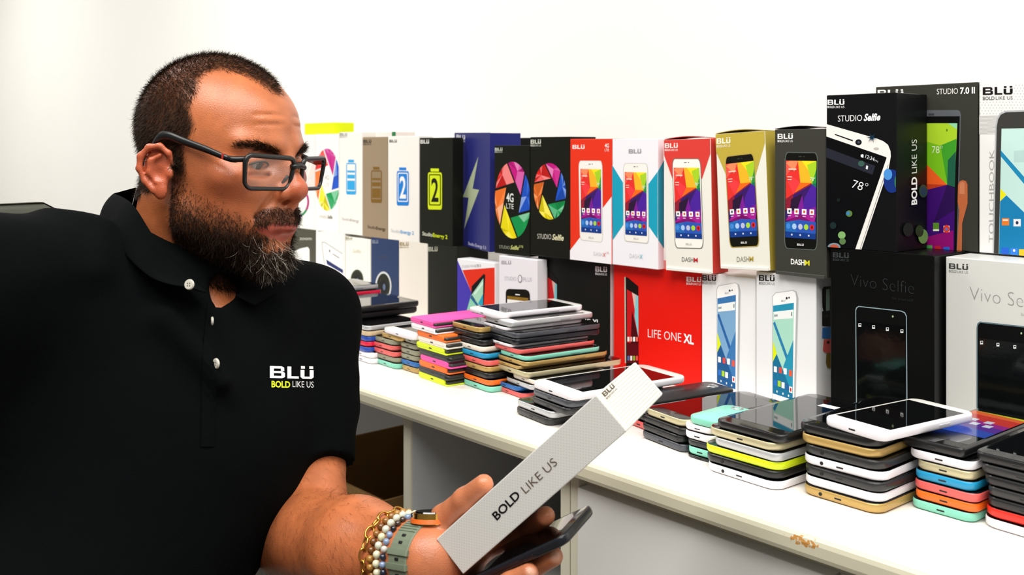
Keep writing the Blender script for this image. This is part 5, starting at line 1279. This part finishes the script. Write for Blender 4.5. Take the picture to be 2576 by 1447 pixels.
# ---- trousers and shoes (below the picture)
tro = SDF(); KNR = PELV+FD*.44+np.array((-.09, -.10, .03)); KNL = PELV+FD*.42+np.array((.10, .11, .03))
tro.ell(PELV, (.165, .135, .12), .05, rot=TR)
tro.cap(PELV-SD*.09, KNR, .090, .065, .04); tro.cap(PELV+SD*.09, KNL, .090, .065, .04)
FTR, FTL = KNR+np.array((-.02, .05, -.42)), KNL+np.array((-.02, .03, -.42))
tro.cap(KNR, FTR, .062, .050, .02); tro.cap(KNL, FTL, .062, .050, .02)
for c in (PELV-SD*.09, PELV+SD*.09): pass
tv_, tq_ = tro.mesh((-.90, .25, .0), (.10, 1.30, .66), .010)
tv_[:, 2] = np.maximum(tv_[:, 2], .02)
pchild('trousers', np_mesh('trousers', tv_, tq_), mat('#0c0d0f', .95, spec=.05, noise=.2, scale=60, bump=.2))
for f in (FTR, FTL):
    sh = SDF(); sh.cap(f+np.array((0, 0, -.02)), f+FD*.15+np.array((0, 0, -.045)), .045, .036, .02); a_, b_ = sh.mesh(f-.25, f+.25, .008); a_[:, 2] = np.maximum(a_[:, 2], .002)
    pchild('shoe', np_mesh('shoe', a_, b_), mat('#141414', .5))

# ------------------------------------------------------------------ glasses
gl = thing('eyeglasses', 'black rectangular eyeglasses worn by the bearded person', 'glasses', matrix=HEAD)
m_fr = mat('#0c0e0f', .35, spec=.5)
def gpt(x, z, e=0): return Vector((x, .1090-.17*abs(x)-1.2*x*x+.10*z+e, z))
for sg in (1, -1):
    pts = rrect(.0085, -.0120, .0660, .0205, .0080, 6); pts = [(x+(.004*(z-.005)/.017*(-1 if x < .02 else 1)*.5), z+(.0015 if z > .01 else 0)*(1 if x > .03 else 0)) for x, z in pts]
    path = [gpt(sg*x, z) for x, z in pts]
    rad = [.0022 if p.z < .012 else .0027 for p in path]
    link('rim', bm_mesh(tube(path, rad, 8, True)), gl, m_fr, True)
    inner = [gpt(sg*(.037+(x-.037)*.97), .0045+(z-.0045)*.96) for x, z in pts]
    lm = bpy.data.materials.get('mat_lens')
    if not lm:
        lm = bpy.data.materials.new('mat_lens'); lm.use_nodes = True; nt = lm.node_tree; nt.nodes.clear()
        out = nt.nodes.new('ShaderNodeOutputMaterial'); mx = nt.nodes.new('ShaderNodeMixShader'); tr_ = nt.nodes.new('ShaderNodeBsdfTransparent'); gs = nt.nodes.new('ShaderNodeBsdfGlossy'); fr_ = nt.nodes.new('ShaderNodeLayerWeight')
        gs.inputs['Roughness'].default_value = .02; fr_.inputs['Blend'].default_value = .10; tr_.inputs['Color'].default_value = (.96, .96, .95, 1)
        pw = nt.nodes.new('ShaderNodeMath'); pw.operation = 'MULTIPLY_ADD'; pw.inputs[1].default_value = .8; pw.inputs[2].default_value = .03; nt.links.new(fr_.outputs['Facing'], pw.inputs[0]); nt.links.new(pw.outputs[0], mx.inputs[0]); nt.links.new(tr_.outputs[0], mx.inputs[1]); nt.links.new(gs.outputs[0], mx.inputs[2]); nt.links.new(mx.outputs[0], out.inputs[0])
    link('lens', pydata(inner, [tuple(range(len(inner)))]), gl, lm)
    # temple arm: flat bar, thicker towards the ear
    tp = smooth_path([(sg*.0680, .0830, .0165), (sg*.0725, .0760, .0175), (sg*.0745, .050, .0250), (sg*.0765, .020, .0325), (sg*.0790, .000, .0375), (sg*.0800, -.012, .0330), (sg*.0790, -.022, .0180)], 5)
    hh = np.interp(np.linspace(0, 1, len(tp)), [0, .2, .5, .75, 1], [.0030, .0028, .0040, .0046, .0030]); vs_, fs_ = [], []
    for p, h in zip(tp, hh):
        for dx, dz in ((-.0013, -h), (.0013, -h), (.0016, 0), (.0013, h), (-.0013, h), (-.0016, 0)): vs_.append((p[0]+dx, p[1], p[2]+dz))
    for i in range(len(tp)-1):
        for j in range(6): fs_.append((i*6+j, i*6+(j+1) % 6, i*6+6+(j+1) % 6, i*6+6+j))
    fs_ += [tuple(range(5, -1, -1)), tuple(range(len(vs_)-6, len(vs_)))]
    link('temple_arm', pydata(vs_, fs_), gl, m_fr, True)
    link('hinge_accent', bm_mesh(box_bm(sg*.0735-.0022, sg*.0735+.0022, .0700, .0720, .0165, .0220, .0004, 1)), gl, mat('#a8261c', .4))
    link('nose_pad', bm_mesh(tube([gpt(sg*.0105, .002, -.003), gpt(sg*.0120, -.006, -.007)], .0018, 8)), gl, m_fr, True)
link('bridge', bm_mesh(tube([gpt(.0105, .0110), gpt(.005, .0125, .0012), gpt(0, .0130, .0014), gpt(-.005, .0125, .0012), gpt(-.0105, .0110)], [.0034, .0030, .0028, .0030, .0034], 10)), gl, m_fr, True)
for sg in (1, -1): link('end_piece', bm_mesh(tube([gpt(sg*.0640, .0180), Vector((sg*.0700, .0810, .0168)), Vector((sg*.0725, .0755, .0175))], [.0030, .0032, .0028], 8)), gl, m_fr, True)

# ------------------------------------------------------------------ held box and phone
def dotted_white():
    m = bpy.data.materials.new('mat_dotted_card'); m.use_nodes = True; nt = m.node_tree; b = nt.nodes['Principled BSDF']
    tc = nt.nodes.new('ShaderNodeTexCoord'); mp = nt.nodes.new('ShaderNodeMapping'); mp.inputs['Scale'].default_value = (420, 420, 420); mp.inputs['Rotation'].default_value = (0, math.radians(45), 0)
    nt.links.new(tc.outputs['Object'], mp.inputs[0]); fr_ = nt.nodes.new('ShaderNodeVectorMath'); fr_.operation = 'FRACTION'; nt.links.new(mp.outputs[0], fr_.inputs[0])
    sb = nt.nodes.new('ShaderNodeVectorMath'); sb.operation = 'SUBTRACT'; sb.inputs[1].default_value = (.5, 0, .5); nt.links.new(fr_.outputs[0], sb.inputs[0])
    ml = nt.nodes.new('ShaderNodeVectorMath'); ml.operation = 'MULTIPLY'; ml.inputs[1].default_value = (1, 0, 1); nt.links.new(sb.outputs[0], ml.inputs[0])
    ln = nt.nodes.new('ShaderNodeVectorMath'); ln.operation = 'LENGTH'; nt.links.new(ml.outputs[0], ln.inputs[0])
    cr = nt.nodes.new('ShaderNodeValToRGB'); cr.color_ramp.elements[0].position = .16; cr.color_ramp.elements[1].position = .22
    cr.color_ramp.elements[0].color = (*hexc('#c4c4bf'), 1); cr.color_ramp.elements[1].color = (*hexc('#dcdcd8'), 1)
    nt.links.new(ln.outputs['Value'], cr.inputs[0]); nt.links.new(cr.outputs[0], b.inputs['Base Color']); b.inputs['Roughness'].default_value = .5; return m
def held_box():
    ex, ey, ez, Ln, Wd, Bc = hbx, hby, hbz, HB_L, HB_W, HB_B
    b = Box.__new__(Box); b.w, b.h, b.d, b.n = Ln, Wd, .104, 0
    M = Matrix(((ex[0], ey[0], ez[0], Bc[0]), (ex[1], ey[1], ez[1], Bc[1]), (ex[2], ey[2], ez[2], Bc[2]), (0, 0, 0, 1)))
    b.M, b.Mi = M, M.inverted()
    b.root = thing('phone_box', 'slim white dotted phone box held at a slant in the hand', 'box', matrix=M)
    b.body = link('carton', bm_mesh(box_bm(0, b.w, 0, b.d, 0, b.h, .0008, 2)), b.root, dotted_white())
    link('end_flap', bm_mesh(box_bm(b.w-.0002, b.w+.0007, .0006, b.d-.0006, .0006, b.h-.0006, .0003, 1)), b.root, mat('#e2e1d6', .5))
    KB = crop(1040, 900, 2.645)
    pr = Print(b, 'lettering'); pr.text('BOLD', KB(556, 1084), KB(716, 922), KB(520, 1042), '#0c0c0c', .022, 0); pr.done()
    pr = Print(b, 'lettering'); pr.text('LIKE US', KB(748, 906), KB(962, 706), KB(712, 862), '#5a4334', -.008, 0); pr.done()
    b.n = 6; pr = Print(b, 'logo', 'right'); pr.base = .0010; pr.logo(KB(1284, 284), KB(1352, 216), KB(1246, 240), '#4a3c30', '#8a7c70'); pr.done()
    pr = Print(b, 'ribbing', 'right'); pr.base = .0009
    for i in range(13):
        z = b.h*(i+.8)/13.5; pr.poly2([(.004, z), (b.d-.004, z), (b.d-.004, z+.0006), (.004, z+.0006)], '#b9b8ac', False)
    pr.done(); return b
hb = held_box()
def held_phone():
    th = math.atan(.231); W, L_, T = .070, .116, .0085
    y = hbx*math.cos(th)-hbz*math.sin(th); x = -hby; z = np.cross(x, y)
    O = hbw(-.014, .003, phz(-.014))+hby*W-z*T
    M = Matrix(((x[0], y[0], z[0], O[0]), (x[1], y[1], z[1], O[1]), (x[2], y[2], z[2], O[2]), (0, 0, 0, 1)))
    r = thing('smartphone', 'black phone gripped under the slanted white box in the hand', 'phone', matrix=M)
    make_phone(r, W, L_, T, 'navy', btn=True, r=.009)
held_phone()

# ------------------------------------------------------------------ watch and bracelets on the wrist
ax = np.array(wd); e1 = np.array((0, 0, 1.))-ax*ax[2]; e1 /= np.linalg.norm(e1); e2 = np.cross(ax, e1)      # e1 up, e2 sideways
def ring_pt(off, r, a): return WRI+ax*off+(e1*math.cos(a)+e2*math.sin(a))*r
def wrist_r(off): return .0295+max(0, -off)*.115
WM = Matrix(((ax[0], e1[0], e2[0], WRI[0]), (ax[1], e1[1], e2[1], WRI[1]), (ax[2], e1[2], e2[2], WRI[2]), (0, 0, 0, 1)))
wt = thing('wristwatch', 'sage green strap watch with gold and orange case on the wrist', 'watch', matrix=WM)
m_st = mat('#6f7a66', .6, noise=.1, scale=60, bump=.2); m_gold = mat('#d2a24a', .22, metal=1.0); m_or = mat('#d8641c', .45)
def strap(name, x0, x1, r0, r1, a0, a1, m, n=48):
    vs_, fs_ = [], []; full = abs(a1-a0) > 6.2
    N = n if full else n+1
    for i in range(N):
        a = a0+(a1-a0)*i/n
        for x, r in ((x0, r0), (x1, r0), (x1, r1-.0006), (x1-.0008, r1), (x0+.0008, r1), (x0, r1-.0006)): vs_.append((x, r*math.cos(a), r*math.sin(a)))
    for i in range(N if full else N-1):
        for j in range(6): fs_.append((i*6+j, ((i+1) % N)*6+j, ((i+1) % N)*6+(j+1) % 6, i*6+(j+1) % 6))
    if not full: fs_ += [tuple(range(6)), tuple(range(len(vs_)-1, len(vs_)-7, -1))]
    o = link(name, pydata(vs_, fs_), wt, m)
    bm = bmesh.new(); bm.from_mesh(o.data); bmesh.ops.recalc_face_normals(bm, faces=bm.faces); bm.to_mesh(o.data); bm.free(); return o
RW = .0305; XO = -.0060
strap('strap', XO-.0115, XO+.0115, RW-.001, RW+.0028, 0, 2*math.pi, m_st)
camdir = Vector(CAMP)-Vector(WRI); camdir = WM.to_3x3().inverted() @ camdir; ca_ = math.atan2(camdir.z, camdir.y)      # angle facing the camera
for da in (.30, -.05): strap('strap_keeper', XO-.0128, XO+.0128, RW, RW+.0046, ca_+da-.07 if True else 0, ca_+da+.07, m_st, 8)
for da in (.52, .12, -.30, -.5):
    a = ca_+da; c = Vector((XO, (RW+.0030)*math.cos(a), (RW+.0030)*math.sin(a)))
    o = link('strap_hole', bm_mesh(box_bm(-.0022, .0022, -.0012, .0012, -.0006, .0006, .0005, 2)), wt, m_port)
    o.matrix_local = Matrix.Translation(c) @ Matrix.Rotation(a, 4, 'X') @ Matrix.Rotation(math.pi/2, 4, 'X')
for k in range(10):
    a = ca_-.65-.09*k; strap('strap_rib', XO-.0112, XO+.0112, RW+.001, RW+.0034, a-.02, a+.02, m_st, 3)
ct = ca_+(1.35 if math.cos(ca_+1.35) > math.cos(ca_-1.35) else -1.35); cc = Vector((XO+.0065, (RW+.0045)*math.cos(ct), (RW+.0045)*math.sin(ct)))
def cyl(name, r, h, z, m, n=40):
    bm = bmesh.new(); bmesh.ops.create_cone(bm, cap_ends=True, segments=n, radius1=r, radius2=r*.95, depth=h); o = link(name, bm_mesh(bm), wt, m)
    o.matrix_local = Matrix.Translation(cc+Vector((0, math.cos(ct), math.sin(ct)))*z) @ Vector((0, math.cos(ct), math.sin(ct))).to_track_quat('Z', 'Y').to_matrix().to_4x4()
cyl('watch_case', .0165, .009, 0, m_gold); cyl('case_ring', .0180, .0035, -.002, m_or); cyl('watch_glass', .0140, .0012, .005, m_glass)
def beads(label, name, off, br, cols, n, jit=0):
    root = thing(name, label, 'bracelet', matrix=WM); R_ = random.Random(name+label)
    bm = bmesh.new(); bmesh.ops.create_icosphere(bm, subdivisions=2, radius=br); me0 = bm_mesh(bm)
    for p in me0.polygons: p.use_smooth = True
    meshes = {}
    for c in cols:
        if c not in meshes: mm = me0.copy(); mm.materials.append(mat(c, .15, noise=.35, scale=120, coat=.5)); meshes[c] = mm
    r = wrist_r(off)+br*.8
    for i in range(n):
        a = 2*math.pi*i/n; o = bpy.data.objects.new('bead', meshes[R_.choice(cols)]); COL.objects.link(o); o.parent = root
        o.location = (off+R_.uniform(-jit, jit), r*math.cos(a), r*math.sin(a))
def nb_(off, br): return int(2*math.pi*(wrist_r(off)+br*.8)/(br*2.02))
beads('bracelet of dark blue and pale stone beads beside the watch strap', 'bead_bracelet', -.0226, .0031, ['#1c2438', '#c9c7bd', '#11131c', '#7f93b4', '#3a2a20'], nb_(-.0226, .0031))
beads('bracelet of cream stone beads between the dark and the brown beads', 'bead_bracelet', -.0296, .0036, ['#d9d6b4', '#cfd0bc', '#d6d3a8'], nb_(-.0296, .0036))
beads('bracelet of brown tiger stone beads beside the gold chain', 'bead_bracelet', -.0369, .0035, ['#8a5a22', '#6e4216', '#a3742e'], nb_(-.0369, .0035))
chn = thing('chain_bracelet', 'gold link chain bracelet on the hairy forearm', 'bracelet', matrix=WM)
off = -.0458; rr_ = wrist_r(off)+.0026; nl = 24
lk = bm_mesh(tube([(.0032*math.cos(t), .0056*math.sin(t)*(1.0), 0) for t in [i*math.pi/8 for i in range(16)]], .0010, 8, True)); lk.materials.append(m_gold)
for p in lk.polygons: p.use_smooth = True
for i in range(nl):
    a = 2*math.pi*i/nl; o = bpy.data.objects.new('chain_link', lk); COL.objects.link(o); o.parent = chn
    nrm = Vector((0, math.cos(a), math.sin(a))); tng = Vector((0, -math.sin(a), math.cos(a))); xa = Vector((1, 0, 0))
    B3 = Matrix((xa, tng, nrm)).transposed() @ Matrix.Rotation(math.radians(55 if i % 2 else -15), 3, 'Y')
    o.matrix_local = Matrix.Translation(Vector((off, 0, 0))+nrm*rr_) @ B3.to_4x4()

# ------------------------------------------------------------------ chair
cp = Vector((-.62, 1.045, 0)); crz = math.atan2(FD[1], FD[0])
chair = thing('office_chair', 'dark olive office chair with rounded backrest behind the person', 'chair', loc=Vector((-.445, .985, 0)), rz=crz+.12)
m_ch = mat('#34352a', .5, noise=.2, scale=40, bump=.2); m_pl = mat('#151515', .4)
bm = box_bm(-.045, .035, -.24, .24, .46, 1.05, .05, 5)
for v in bm.verts:
    v.co.x += -.30-.12*(v.co.z-.5)+.5*v.co.y**2
    if v.co.z > .9: v.co.z -= 1.3*v.co.y**2
BACK = link('backrest', bm_mesh(bm), chair, m_ch, True)
bm = box_bm(-.25, .22, -.24, .24, .28, .338, .026, 4); link('seat', bm_mesh(bm), chair, m_ch, True)
link('column', bm_mesh(tube([(0, 0, .08), (0, 0, .29)], .028, 16)), chair, m_pl, True)
for k in range(5):
    a = 2*math.pi*k/5; lg = link('base_leg', bm_mesh(tube([(0, 0, .10), (.26*math.cos(a), .26*math.sin(a), .065)], [.025, .016], 10)), chair, m_pl, True)
    link('caster', bm_mesh(tube([(.26*math.cos(a)-.012*math.sin(a), .26*math.sin(a)+.012*math.cos(a), .03), (.26*math.cos(a)+.012*math.sin(a), .26*math.sin(a)-.012*math.cos(a), .03)], .029, 14)), chair, m_pl, True)
link('back_bracket', bm_mesh(tube([(-.20, 0, .33), (-.36, 0, .38), (-.37, 0, .60)], .02, 10)), chair, m_pl, True)
